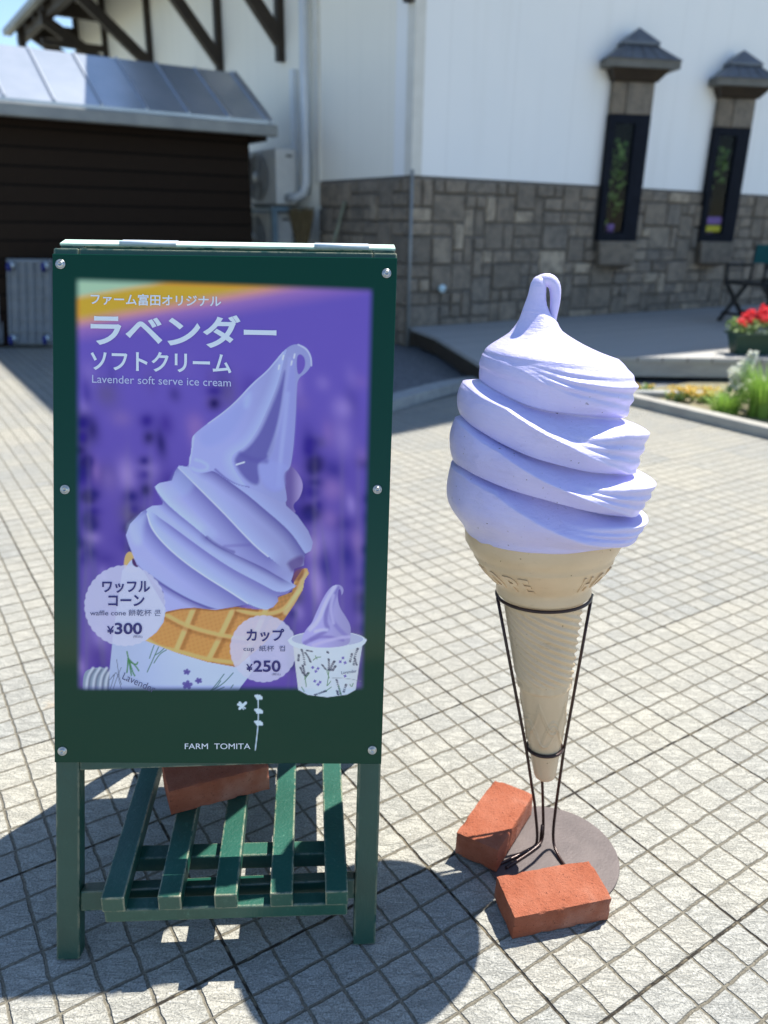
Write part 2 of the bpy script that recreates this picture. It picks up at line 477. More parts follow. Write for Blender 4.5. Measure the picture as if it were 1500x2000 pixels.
def cone_paint():
    t = NT('tan_cone_paint')
    co = t.objco()
    f, _ = t.noise(9, 5, 0.6, co)
    c = t.mix(t.smooth(f, 0.3, 0.7), (0.64, 0.475, 0.295, 1), (0.70, 0.525, 0.335, 1))
    sp, _ = t.noise(95, 3, 0.6, co)
    c = t.mix(t.smooth(sp, 0.70, 0.74), c, (0.16, 0.09, 0.04, 1))
    p, _ = t.noise(55, 5, 0.7, co)
    sg = t.objco((1, 1, 3)); sn, _ = t.noise(16, 5, 0.7, sg)
    c = t.mix(t.smooth(sn, 0.58, 0.76, 0, 0.5), c, (0.36, 0.25, 0.15, 1))
    return t.set(c, 0.34, 0, t.bump(p, 0.25, 0.004), 0.45)
m_cone = cone_paint()
m_rod = simple('brown_black_steel', (0.030, 0.016, 0.014, 1), (0.045, 0.022, 0.018, 1), 30, 0.3, 0.3, 0.2, 200, 0.001)
m_plate = simple('worn_brown_plate', (0.072, 0.055, 0.054, 1), (0.10, 0.078, 0.075, 1), 18, 0.55, 0.1, 0.3, 160, 0.002)
def brick_mat():
    t = NT('red_brick')
    co = t.objco()
    f, _ = t.noise(14, 6, 0.65, co)
    g, _ = t.noise(190, 4, 0.65, co)
    s, _ = t.noise(7, 3, 0.6, co)
    c = t.mix(t.smooth(f, 0.3, 0.7), (0.30, 0.088, 0.045, 1), (0.375, 0.135, 0.080, 1))
    c = t.mix(t.smooth(s, 0.52, 0.74, 0, 0.6), c, (0.47, 0.25, 0.185, 1))
    c = t.mix(t.smooth(g, 0.63, 0.68), c, (0.11, 0.035, 0.022, 1))
    return t.set(c, 0.88, 0, t.bump(t.math('ADD', g, t.math('MULTIPLY', f, 0.6)), 0.9, 0.006), 0.2)
m_brick = brick_mat()

def pane_mat():
    t = NT('window_glass')
    gl = t.n('ShaderNodeBsdfGlossy'); gl.inputs['Roughness'].default_value = 0.02
    tr = t.n('ShaderNodeBsdfTransparent'); tr.inputs[0].default_value = (0.85, 0.88, 0.88, 1)
    fr = t.n('ShaderNodeFresnel'); fr.inputs[0].default_value = 1.5
    mx = t.n('ShaderNodeMixShader'); t.l(t.math('MULTIPLY', fr.outputs[0], 0.40), mx.inputs[0]); t.l(tr.outputs[0], mx.inputs[1]); t.l(gl.outputs[0], mx.inputs[2])
    t.l(mx.outputs[0], t.t.nodes['Material Output'].inputs[0])
    return t.m
m_pane = pane_mat()

# ================================================================== SETTING
def sheet(name, pts, z, m):
    mb = MB(); mb.add([(p[0], p[1], z) for p in pts], [tuple(range(len(pts)))])
    o = obj(name, mb, m); tag(o, kind='structure'); return o
def ccw(pts):
    a = sum(pts[i][0] * pts[(i + 1) % len(pts)][1] - pts[(i + 1) % len(pts)][0] * pts[i][1] for i in range(len(pts)))
    return pts if a > 0 else pts[::-1]
m_ground = simple('far_ground', (0.20, 0.21, 0.17, 1), (0.26, 0.26, 0.21, 1), 0.3, 0.95)
sheet('ground', [(-300, -300), (300, -300), (300, 300), (-300, 300)], -0.012, m_ground)
uvp = lambda a, b: tuple(UV(a, b))[:2]
pav = [uvp(-1.95, -3.2), uvp(-1.95, 2.66), uvp(-1.10, 2.40), uvp(-0.60, 2.75), uvp(-0.16, 3.2), uvp(-0.16, 22), uvp(-24, 22), uvp(-24, -3.2)]
sheet('paving', ccw(pav), 0.0, m_paving)
grav = [uvp(-1.93, -3.2), uvp(6, -3.2), uvp(6, 3.3), uvp(-0.16, 3.3), uvp(-0.55, 2.85), uvp(-1.08, 2.35), uvp(-1.93, 2.6)]
sheet('gravel_path', ccw(grav), -0.006, m_gravel)
bed = [uvp(-0.10, 3.05), uvp(9, 3.05), uvp(9, 14), uvp(-0.10, 14)]
sheet('planting_soil', ccw(bed), 0.012, m_soil)
# curved kerb in front of the deck
kp = []
for i in range(15):
    q = i / 14
    a = -2.6 + 2.1 * q; b = 2.86 - 0.75 * q + 0.42 * (q - 0.55) ** 2 + 0.55 * max(0, q - 0.72) ** 1.3
    kp.append((a, b))
mb = MB()
for i in range(14):
    (a0, b0), (a1, b1) = kp[i], kp[i + 1]
    d = Vector((a1 - a0, b1 - b0)).normalized(); n = Vector((-d.y, d.x)) * 0.16
    (n0x, n0y) = n
    mb.hexa([UV(a0, b0, -0.02), UV(a1, b1, -0.02), UV(a1 + n0x * -1, b1 - n0y, -0.02), UV(a0 - n0x, b0 - n0y, -0.02), UV(a0, b0, 0.075), UV(a1, b1, 0.075), UV(a1 - n0x, b1 - n0y, 0.075), UV(a0 - n0x, b0 - n0y, 0.075)])
o = obj('kerb', mb, m_kerb); tag(o, kind='structure')

# ================================================================== MAIN BUILDING
bld = thing('main_building', 'white plastered building with a rubble stone base and dark eaves braces', 'building', tuple(BC))
L_R, L_L, HW = 15.0, 13.3, 6.2
mb = MB(); mb.uvbox(0.0, L_R, -0.3, 0.0, 1.80, HW)
# window openings are cut by assembling the wall from pieces
WINS = [2.87, 4.92]; WW = 0.71
def wall_with_openings(z0, z1, holes, v0, v1):
    mb = MB(); a = 0.0
    for h in holes:
        mb.uvbox(a, h, v0, v1, z0, z1); a = h + WW
    mb.uvbox(a, L_R, v0, v1, z0, z1)
    return mb
mb = wall_with_openings(1.80, 2.60, WINS, -0.35, 0.0)
mb.uvbox(0.0, L_R, -0.35, 0.0, 2.60, HW)
obj('plaster_wall', mb, m_plaster, bld)
mb = MB()
mb.uvbox(0.0, 0.35, -L_L, -0.352, 0.0, HW)
mb.uvbox(0.352, 9.0, -L_L, -L_L + 0.3, 0.0, HW)
obj('plaster_wall', mb, m_cream, bld)
# trims
mb = MB(); mb.uvbox(-0.02, 0.11, 0.002, 0.022, 1.80, HW); mb.uvbox(-0.022, 0.0, -0.11, 0.02, 1.80, HW)
obj('corner_trim', mb, m_trim, bld)
mb = MB(); mb.uvbox(-0.03, 0.0, -2.12, -2.0, 1.78, HW)
obj('wall_trim', mb, m_trim, bld)
# stone base: backing and individual stones
mb = MB()
a = 0.0
for h in WINS:
    mb.uvbox(a, h, -0.35, 0.006, 0.0, 1.80); mb.uvbox(h, h + WW, -0.35, 0.006, 0.0, 1.15); a = h + WW
mb.uvbox(a, L_R, -0.35, 0.006, 0.0, 1.80)
mb.uvbox(-0.006, 0.0, -2.0, -0.0, 0.0, 1.80)
obj('mortar_backing', mb, m_mortar, bld)
def stones(face, a0, a1, z0, z1, holes=()):
    mb = MB()
    rnd = random.Random(5 if face == 'R' else 9)
    cw = 0.15
    nx = int((a1 - a0) / cw); nz = int(round((z1 - z0) / cw))
    ch = (z1 - z0) / nz; cw = (a1 - a0) / nx
    used = [[False] * nz for _ in range(nx)]
    def blocked(i, j):
        x0 = a0 + i * cw; x1 = x0 + cw; zz1 = z0 + (j + 1) * ch
        return any(x1 > h + 0.01 and x0 < h + WW - 0.01 and zz1 > 1.16 for h in holes)
    for j in range(nz):
        for i in range(nx):
            if used[i][j] or blocked(i, j): continue
            opts = [(2, 1), (2, 2), (3, 1), (2, 1), (1, 2), (1, 1), (3, 2), (2, 1), (2, 2), (1, 1)]
            rnd.shuffle(opts)
            for w, h in opts + [(1, 1)]:
                if i + w > nx or j + h > nz: continue
                if any(used[i + p][j + q] or blocked(i + p, j + q) for p in range(w) for q in range(h)): continue
                for p in range(w):
                    for q in range(h): used[i + p][j + q] = True
                g = 0.008
                x0 = a0 + i * cw + g + rnd.uniform(-.003, .004); x1 = a0 + (i + w) * cw - g + rnd.uniform(-.004, .003)
                y0 = z0 + j * ch + g; y1 = z0 + (j + h) * ch - g
                d = rnd.uniform(0.02, 0.05)
                e = 0.012
                jit = lambda: rnd.uniform(-0.006, 0.006)
                out = []
                for (x, y, dd) in [(x0, y0, 0.004), (x1, y0, 0.004), (x1, y1, 0.004), (x0, y1, 0.004), (x0 + e, y0 + e, d), (x1 - e, y0 + e, d), (x1 - e, y1 - e, d), (x0 + e, y1 - e, d)]:
                    x += jit(); y += jit(); dd += jit() * (0.6 if dd > 0.01 else 0)
                    out.append(UV(x, dd, y) if face == 'R' else UV(-dd, -x, y))
                fs = [(4, 5, 6, 7), (0, 1, 5, 4), (1, 2, 6, 5), (2, 3, 7, 6), (3, 0, 4, 7)]
                if face == 'L': fs = [f[::-1] for f in fs]
                mb.add(out, fs)
                break
    return mb
obj('stone_base', stones('R', -0.03, L_R, 0.0, 1.78, WINS), m_stone, bld)
obj('stone_base', stones('L', 0.0, 2.0, 0.0, 1.78), m_stone, bld)
# roof slab with wide eaves
EU, EZ0, SL = -1.28, 5.10, 0.90
rz = lambda a: EZ0 + (a - EU) * SL
front = lambda a: 2.46 - 0.155 * (a - 2.2)
mb = MB()
bot = [UV(EU, front(EU), rz(EU)), UV(7.0, front(7.0), rz(7.0)), UV(7.0, -L_L - 0.9, rz(7.0)), UV(EU, -L_L - 0.9, rz(EU))]
top = [p + Vector((0, 0, 0.16)) for p in bot]
mb.hexa(bot + top)
mb.hexa([UV(7.0, 1.62, rz(7)), UV(16.0, 2.9, rz(-2)), UV(16, -L_L - 0.9, rz(-2)), UV(7, -L_L - 0.9, rz(7)), UV(7.0, 1.62, rz(7) + .16), UV(16.0, 2.9, rz(-2) + .16), UV(16, -L_L - 0.9, rz(-2) + .16), UV(7, -L_L - 0.9, rz(7) + .16)])
rf = obj('roof', mb, m_darkwood, bld)
mb = MB(); mb.uvbox(EU - 0.14, EU - 0.01, -L_L - 0.9, 2.5, EZ0 + 0.02, EZ0 + 0.14)
obj('gutter', mb, m_gutter, bld)
mb = MB(); mb.uvbox(-1.16, -1.02, -L_L - 0.8, 2.3, 4.95, 5.11)
obj('eaves_beam', mb, m_darkwood, bld)
mb = MB()
for s in np.arange(-2.0, L_L + 0.8, 0.9):
    b = -s
    mb.hexa([UV(EU, b, rz(EU) - .1), UV(0, b, rz(0) - .1), UV(0, b - .09, rz(0) - .1), UV(EU, b - .09, rz(EU) - .1), UV(EU, b, rz(EU) - .004), UV(0, b, rz(0) - .004), UV(0, b - .09, rz(0) - .004), UV(EU, b - .09, rz(EU) - .004)])
obj('rafters', mb, m_darkwood, bld)
# knee braces along the left face
def knee(s, zb, z1, rise, w=0.16):
    mb = MB()
    mb.uvbox(-0.10, 0.0, -s - 0.07, -s + 0.03, zb, 5.9)
    run = 1.15; zt = z1 + run * rise
    p = [UV(-0.10, -s - 0.07, z1), UV(-0.10 - run, -s - 0.07, zt), UV(-0.10 - run, -s + 0.05, zt), UV(-0.10, -s + 0.05, z1)]
    q = [x + Vector((0, 0, w * 1.5)) for x in p]
    mb.hexa(p + q)
    return mb
for s, zb, z1, rise in ((0.02, 3.38, 3.7, 1.15), (2.96, 3.25, 3.42, 1.15), (5.0, 2.9, 3.46, 1.17), (8.2, 2.85, 3.80, .82), (11.0, 2.8, 4.15, .60), (13.25, 2.8, 4.4, .60)):
    obj('knee_brace', knee(s, zb, z1, rise), m_darkwood, bld)
for s in (8.2, 11.0, 13.3):
    mb = MB(); mb.uvbox(-1.28, -0.10, -s - 0.06, -s + 0.04, 5.02, 5.28); obj('tie_beam', mb, m_darkwood, bld)
for s in (11.0, 13.3):
    mb = MB(); mb.uvbox(-1.28, -0.10, -s - 0.05, -s + 0.03, 4.48, 4.60); obj('tie_beam', mb, m_darkwood, bld)
mb = MB(); mb.uvbox(-1.28, -1.14, -13.36, -13.22, 0.0, 5.02); obj('outer_post', mb, m_darkwood, bld)

# downpipes
mb = MB()
mb.tube([UV(-0.10, -2.22, 5.4), UV(-0.10, -2.22, 1.78), UV(-0.13, -2.24, 1.66), UV(-0.2, -2.32, 1.60), UV(-0.25, -2.47, 1.60)], 0.055, 14)
obj('downpipe', mb, m_pipe, bld, True)
mb = MB(); mb.uvbox(-0.08, 0.0, -2.68, -2.58, 1.6, 3.12)
obj('pipe_cover', mb, m_pipe, bld, bevel=0.012)
mb = MB(); mb.tube([UV(-0.04, 0.07, 0.0), UV(-0.04, 0.07, 1.85)], 0.018, 10)
obj('conduit', mb, m_gutter, bld, True)
mb = MB(); mb.lathe([(0, 0), (0.028, 0.0), (0.03, 0.05), (0.045, 0.06), (0.045, 0.075), (0.0, 0.085)], UV(0.40, 0.03, 0.63), V, 16)
obj('wall_vent', mb, m_lamp, bld, True)

# windows: shallow bays turned a little out of the wall
BR_ = R(-24); WB = 0.52
U2 = Vector((U.x * math.cos(BR_) - U.y * math.sin(BR_), U.x * math.sin(BR_) + U.y * math.cos(BR_), 0)); V2 = Vector((U2.y, -U2.x, 0))
def window(h, k):
    base = BC + U * h + V * 0.03
    a0, a1 = 0.0, WB
    def UV(a, b, z=0.0): return base + U2 * a + V2 * b + Vector((0, 0, z))
    class WMB(MB):
        def uvbox(self, a0, a1, b0, b1, z0, z1):
            p = UV
            return self.hexa([p(a0, b1, z0), p(a1, b1, z0), p(a1, b0, z0), p(a0, b0, z0), p(a0, b1, z1), p(a1, b1, z1), p(a1, b0, z1), p(a0, b0, z1)])
    w = WMB()
    w.uvbox(a0, a0 + 0.075, -0.30, 0.065, 1.15, 2.60)
    w.uvbox(a1 - 0.19, a1, -0.30, 0.065, 1.15, 2.60)
    w.uvbox(a0 + 0.075, a1 - 0.19, -0.30, 0.065, 2.50, 2.60)
    w.uvbox(a0 + 0.075, a1 - 0.19, -0.30, 0.065, 1.15, 1.25)
    w.uvbox(a0 + 0.075, a1 - 0.19, -0.30, -0.28, 1.25, 2.5)
    wo = obj('window', w, m_navy, bld)
    p = WMB(); p.add([UV(a0 + 0.075, 0.03, 1.25), UV(a1 - 0.19, 0.03, 1.25), UV(a1 - 0.19, 0.03, 2.5), UV(a0 + 0.075, 0.03, 2.5)], [(0, 1, 2, 3)])
    obj('window_pane', p, m_pane, wo)
    s = WMB(); rr = random.Random(k)
    s.uvbox(a0, a0 + 0.17 + 0.04 * k, -0.30, 0.065, 2.60, 2.95); s.uvbox(a0 + 0.178 + 0.04 * k, a1, -0.30, 0.072, 2.60, 2.95)
    obj('stone_head', s, m_stone, wo, bevel=0.012)
    s = WMB()
    s.hexa([UV(a0 + 0.03, 0.13, 0.86), UV(a1 - 0.03, 0.13, 0.86), UV(a1 - 0.03, -0.3, 0.78), UV(a0 + 0.03, -0.3, 0.78), UV(a0, 0.13, 1.148), UV(a1, 0.13, 1.148), UV(a1, -0.3, 1.148), UV(a0, -0.3, 1.148)])
    obj('window_sill', s, m_stone, wo, bevel=0.015)
    cm = (a0 + a1) / 2
    c = WMB()
    z0 = 3.07
    c.hexa([UV(cm - 0.274, .11, 2.952), UV(cm + 0.274, .11, 2.952), UV(cm + 0.274, -.3, 2.952), UV(cm - 0.274, -.3, 2.952), UV(cm - 0.360, .22, z0), UV(cm + 0.360, .22, z0), UV(cm + 0.360, -.3, z0), UV(cm - 0.360, -.3, z0)])
    obj('soffit', c, m_darkwood, wo)
    c = WMB(); c.uvbox(cm - 0.454, cm + 0.454, -0.3, 0.27, z0, z0 + 0.085)
    obj('cap_fascia', c, m_capfascia, wo)
    c = WMB()
    z1 = z0 + 0.085
    c.hexa([UV(cm - 0.468, .29, z1), UV(cm + 0.468, .29, z1), UV(cm + 0.468, -.3, z1), UV(cm - 0.468, -.3, z1), UV(cm - 0.202, .13, z1 + .17), UV(cm + 0.202, .13, z1 + .17), UV(cm + 0.202, -.3, z1 + .17), UV(cm - 0.202, -.3, z1 + .17)])
    c.hexa([UV(cm - 0.223, .16, z1 + .172), UV(cm + 0.223, .16, z1 + .172), UV(cm + 0.223, -.3, z1 + .172), UV(cm - 0.223, -.3, z1 + .172), UV(cm - 0.223, .16, z1 + .20), UV(cm + 0.223, .16, z1 + .20), UV(cm + 0.223, -.3, z1 + .20), UV(cm - 0.223, -.3, z1 + .20)])
    c.add([UV(cm - 0.223, .16, z1 + .20), UV(cm + 0.223, .16, z1 + .20), UV(cm + 0.223, -.3, z1 + .20), UV(cm - 0.223, -.3, z1 + .20), UV(cm, 0.02, z1 + .37)], [(0, 1, 4), (1, 2, 4), (2, 3, 4), (3, 0, 4)])
    for q in (-.32, -.16, 0, .16, .32):
        t0 = Vector(UV(cm + q, .285, z1 + .004)); t1 = Vector(UV(cm + q * .6, .135, z1 + .172))
        c.tube([t0, t1], 0.011, 6)
    obj('cap_roof', c, m_slate, wo)
    return wo
for k, h in enumerate(WINS): window(h, k)

def leaf_cluster(mb, c, r, n, size, rnd, flat=0.0, up=(0, 0, 1)):
    for _ in range(n):
        d = Vector((rnd.gauss(0, 1), rnd.gauss(0, 1), rnd.gauss(0, 1) * (1 - flat))).normalized() * (rnd.random() ** 0.4)
        p = Vector(c) + Vector((d.x * r[0], d.y * r[1], d.z * r[2]))
        a = Vector((rnd.uniform(-1, 1), rnd.uniform(-1, 1), rnd.uniform(-.6, 1))).normalized()
        b = a.orthogonal().normalized()
        b.rotate(Matrix.Rotation(rnd.uniform(0, 6.28), 3, a))
        s = size * rnd.uniform(.6, 1.3)
        e = a * s; w = b * s * .42; nn = a.cross(b) * s * .15
        mb.add([p, p + e * .45 + w + nn, p + e, p + e * .45 - w + nn], [(0, 1, 2, 3)])
# things standing behind the panes; leaves and pots added in place of reflected trees
def bay(k, a, b, z=0.0): return UV(WINS[k], 0.03) + U2 * a + V2 * b + Vector((0, 0, z))
def reflected_tree_leaves(k, a, label, zt):
    rnd = random.Random(int(a * 100))
    t = thing('reflection_leaves', label, 'plant', tuple(bay(k, a, -0.05, 1.25)))
    p = MB(); p.lathe([(0, 0), (0.045, 0.0), (0.06, 0.10), (0.05, 0.10), (0.0, 0.09)], bay(k, a, -0.06, 1.252), seg=14)
    obj('added_pot', p, m_purple, t, True)
    f = MB()
    leaf_cluster(f, bay(k, a, -0.045, (1.35 if k == 0 else 1.85) / 2 + zt / 2), (0.12, 0.055, (zt - (1.35 if k == 0 else 1.85)) / 2), 95 if k == 0 else 60, 0.08, rnd)
    obj('foliage', f, m_darkleaf, t)
m_purple = simple('purple_cloth', (0.28, 0.16, 0.55, 1), (0.22, 0.12, 0.46, 1), 20, 0.8)
m_yellowcloth = simple('yellow_cloth', (0.80, 0.72, 0.05, 1), (0.70, 0.62, 0.04, 1), 20, 0.8)
reflected_tree_leaves(0, .20, 'green leaves standing in for trees reflected in the window nearer the building corner', 2.42)
reflected_tree_leaves(1, .20, 'bushy green leaves standing in for trees reflected in the upper glass of the window farther from the corner', 2.40)
def bundle(name, a, z, h, w, m, label):
    b = MB(); p = []
    q = lambda x, y, zz: bay(1, x, y, zz)
    b.hexa([q(a - w / 2, .02, z), q(a + w / 2, .02, z), q(a + w / 2, -.02, z), q(a - w / 2, -.02, z), q(a - w / 2, .02, z + h), q(a + w / 2, .02, z + h), q(a + w / 2, -.02, z + h), q(a - w / 2, -.02, z + h)])
    o = obj(name, b, m, None, True, 0.012, 3); tag(o, label, 'packet'); return o
bundle('purple_packet', .20, 1.375, 0.10, 0.25, m_purple, 'purple packet above the yellow one at the foot of the second window')
bundle('yellow_packet', .20, 1.275, 0.085, 0.25, m_yellowcloth, 'bright yellow packet low behind the second window pane')

# ================================================================== SHED
SH = Vector((-3.932, 8.554, 0))
def S(a, b, z=0.0): return SH + U * a + V * b + Vector((0, 0, z))
def sbox(mb, a0, a1, b0, b1, z0, z1):
    return mb.hexa([S(a0, b1, z0), S(a1, b1, z0), S(a1, b0, z0), S(a0, b0, z0), S(a0, b1, z1), S(a1, b1, z1), S(a1, b0, z1), S(a0, b0, z1)])
shed = thing('garden_shed', 'low dark boarded shed with a shiny grey metal roof', 'shed', tuple(SH))
mb = MB(); sbox(mb, -3.5, 2.72, -2.2, 0.0, 0.0, 2.30)
obj('board_wall', mb, m_shedwall, shed)
mb = MB()
SLR = 0.62
ez = 2.36
mb.hexa([S(-3.8, .24, ez), S(2.88, .24, ez), S(2.88, -.75, ez + .99 * SLR), S(-3.8, -.75, ez + .99 * SLR), S(-3.8, .24, ez + .03), S(2.88, .24, ez + .03), S(2.88, -.75, ez + .99 * SLR + .03), S(-3.8, -.75, ez + .99 * SLR + .03)])
mb.hexa([S(-3.8, -.752, ez + .99 * SLR), S(2.88, -.752, ez + .99 * SLR), S(2.88, -2.4, ez - .1), S(-3.8, -2.4, ez - .1), S(-3.8, -.752, ez + .99 * SLR + .03), S(2.88, -.752, ez + .99 * SLR + .03), S(2.88, -2.4, ez - .07), S(-3.8, -2.4, ez - .07)])
sroof = obj('roof', mb, m_metalroof, shed)
mb = MB()
for a in np.arange(-3.6, 2.9, 0.46):
    mb.hexa([S(a, .24, ez + .031), S(a + .02, .24, ez + .031), S(a + .02, -.74, ez + .98 * SLR + .031), S(a, -.74, ez + .98 * SLR + .031), S(a, .24, ez + .055), S(a + .02, .24, ez + .055), S(a + .02, -.74, ez + .98 * SLR + .055), S(a, -.74, ez + .98 * SLR + .055)])
obj('roof_seam', mb, m_seam, sroof)
mb = MB()
mb.hexa([S(2.885, .25, ez - .02), S(2.925, .25, ez - .02), S(2.925, -.75, ez + .99 * SLR - .02), S(2.885, -.75, ez + .99 * SLR - .02), S(2.885, .25, ez + .05), S(2.925, .25, ez + .05), S(2.925, -.75, ez + .99 * SLR + .05), S(2.885, -.75, ez + .99 * SLR + .05)])
obj('verge_board', mb, m_seam, sroof)
mb = MB(); sbox(mb, -3.8, 2.93, .245, .36, 2.22, 2.345); 
obj('gutter', mb, m_gutter, shed, bevel=0.015)
mb = MB(); sbox(mb, 2.73, 2.86, -.7, .2, 2.18, 2.30); obj('soffit_board', mb, m_shedwall, shed)

# ================================================================== AIR CONDITIONERS
def LF(off, s, z): return UV(-off, -s, z)
def lbox(mb, o0, o1, s0, s1, z0, z1): return mb.uvbox(-o1, -o0, -s1, -s0, z0, z1)
def ac_unit(z, s0, label):
    t = thing('air_conditioner', label, 'air conditioner', tuple(LF(0.25, s0 + .45, z)), 'outdoor air conditioning units on the steel rack')
    b = MB(); lbox(b, 0.10, 0.40, s0, s0 + 0.92, z + 0.03, z + 0.70)
    obj('casing', b, m_ac, t, bevel=0.02, seg=3)
    c0 = LF(0.40, s0 + 0.57, z + 0.37)
    g = MB()
    g.lathe([(0.0, 0.004), (0.29, 0.004), (0.29, 0.012), (0.0, 0.012)], c0, -U, 32)
    go = obj('fan_grille', g, m_acdark, t)
    g = MB()
    for r in (0.09, 0.13, 0.17, 0.21, 0.25, 0.285):
        g.tube([c0 - U * 0.018 + (V * math.cos(q) + Vector((0, 0, 1)) * math.sin(q)) * r for q in np.linspace(0, 2 * math.pi, 28, endpoint=False)], 0.005, 6, True)
    g.lathe([(0, .014), (0.075, .014), (0.07, .028), (0, .03)], c0, -U, 20)
    obj('grille_rings', g, m_ac, go, True)
    for q in (.08, .74):
        f = MB(); lbox(f, 0.12, 0.38, s0 + q, s0 + q + .08, z, z + .03); obj('foot', f, m_acdark, t)
    n = MB(); lbox(n, 0.16, 0.25, s0 - .004, s0 - .001, z + .60, z + .63); obj('name_plate', n, m_acdark, t)
ac_unit(1.488, 2.48, 'white air conditioner unit on top of the steel rack beside the shed')
ac_unit(0.72, 2.62, 'white air conditioner unit inside the lower half of the steel rack')
t = thing('steel_rack', 'blue grey angle steel rack carrying two air conditioners', 'rack', tuple(LF(0.2, 3.2, 0)))
mb = MB()
for o_ in (0.03, 0.42):
    for s_ in (2.42, 3.92): 
        b = MB(); lbox(b, o_, o_ + .07, s_, s_ + .08, 0, 1.437); obj('leg', b, m_steelblue, t)
for q in ((.11, .42, 2.42, 2.49, 1.438, 1.487), (.11, .42, 3.93, 4.0, 1.438, 1.487), (.03, .11, 2.42, 4.0, 1.438, 1.487), (.42, .50, 2.42, 4.0, 1.438, 1.487), (.03, .08, 2.50, 3.92, .67, .717), (.43, .48, 2.50, 3.92, .67, .717)):
    b = MB(); lbox(b, *q); obj('rail', b, m_steelblue, t)

# broom and bamboo pole beside the rack
t = thing('broom', 'brown straw broom standing head up against the stone wall beside the rack', 'broom', tuple(UV(-0.35, -1.86, 0)))
rnd = random.Random(3)
mb = MB()
for i in range(150):
    x = rnd.uniform(-1, 1); y = rnd.uniform(-.35, .35)
    b0 = UV(-0.33 + y * .06, -1.90 + x * .035, 0.92); b1 = UV(-0.30 + y * .12, -1.98 + x * .32, 1.46 + rnd.uniform(-.05, .03))
    mb.tube([b0, b1], [0.007, 0.005], 5)
obj('straw_head', mb, m_straw, t)
mb = MB(); mb.tube([UV(-0.36, -1.86, 0.002), UV(-0.33, -1.90, 0.96)], 0.014, 8); obj('handle', mb, m_stick, t, True)
mb = MB(); mb.tube([UV(-0.33, -1.72, 0.01), UV(-0.075, -1.28, 1.55)], 0.02, 8)
o = obj('bamboo_pole', mb, m_stick, None, True); tag(o, 'pale bamboo pole leaning on the stone wall next to the broom', 'pole')

# ================================================================== PLATFORM TROLLEY leaning on the shed
def trolley(x0, label):
    t = thing('platform_trolley', label, 'trolley', (x0 + .25, 8.35, 0.0), 'platform trolleys stored upright by the shed')
    w, h = 0.46, 0.88
    lean = Vector((0.06, 0.13, 1)).normalized(); ax = Vector((1, 0.12, 0)).normalized(); nn = ax.cross(lean).normalized()  # toward -y
    o0 = Vector((x0, 8.34, 0.035))
    P = lambda a, b, c: o0 + ax * a + lean * b + nn * c
    b = MB(); b.box(P(0, 0, -.02), ax * w, -nn * .022, lean * h)
    fr = MB()
    fr.box(P(0, 0, -.018), ax * .035, nn * -0.0 - nn * -.04, lean * h) if False else None
    obj('platform', b, m_plasticgrey, t, bevel=0.008)
    g = MB()
    for i in range(6):
        a = .02 + i * (w - .055) / 5
        g.hexa([P(a, .02, -.02), P(a + .012, .02, -.02), P(a + .012, .02, .012), P(a, .02, .012)][::-1] + [P(a, h - .02, -.02), P(a + .012, h - .02, -.02), P(a + .012, h - .02, .012), P(a, h - .02, .012)][::-1])
    for i in range(8):
        b0 = .03 + i * (h - .07) / 7
        g.hexa([P(.02, b0, -.02), P(w - .02, b0, -.02), P(w - .02, b0, .01), P(.02, b0, .01)][::-1] + [P(.02, b0 + .012, -.02), P(w - .02, b0 + .012, -.02), P(w - .02, b0 + .012, .01), P(.02, b0 + .012, .01)][::-1])
    obj('underside_ribs', g, m_plasticgrey, t)
    for a in (.06, w - .06):
        for bb in (.07, h - .07):
            f = MB(); f.lathe([(0, .012), (.042, .012), (.035, .045), (.03, .06), (0, .06)], P(a, bb, 0), nn, 14)
            fo = obj('caster', f, m_fork, t, True)
            wv = MB(); wv.lathe([(0, -.016), (.035, -.016), (.048, -.010), (.048, .010), (.035, .016), (0, .016)], P(a, bb - .02, .085), ax, 18)
            obj('wheel', wv, m_wheel, fo, True)
trolley(-4.02, 'grey platform trolley stood on end showing its blue wheels by the dark shed')
trolley(-4.56, 'second grey platform trolley at the frame edge stood on end by the shed')

# ================================================================== DECK
deck = thing('timber_deck', 'low grey timber deck in front of the stone wall', 'deck', (2.0, 7.6, 0))
dpts = [(0.30, 8.90), (0.50, 8.30), (0.80, 6.52), (1.02, 6.34), (2.02, 7.08), (7.5, 7.22), (7.5, 13.6), tuple(UV(8.2, 0.06))[:2], tuple(UV(0.02, 0.06))[:2]]
dpts = [(0.29, 8.85), (0.49, 8.25), (0.80, 6.52), (1.02, 6.36), (2.02, 7.085), (7.5, 7.22), tuple(UV(8.2, 0.07))[:2], tuple(UV(-0.02, 0.07))[:2]]
dpts = ccw(dpts)
ins = Vector((sum(p[0] for p in dpts) / len(dpts), sum(p[1] for p in dpts) / len(dpts)))
mb = MB(); mb.prism([(p[0], p[1], 0.185) for p in dpts], (0, 0, 0.035))
obj('deck_boards', mb, m_deck, deck)
mb = MB()
nP = len(dpts)
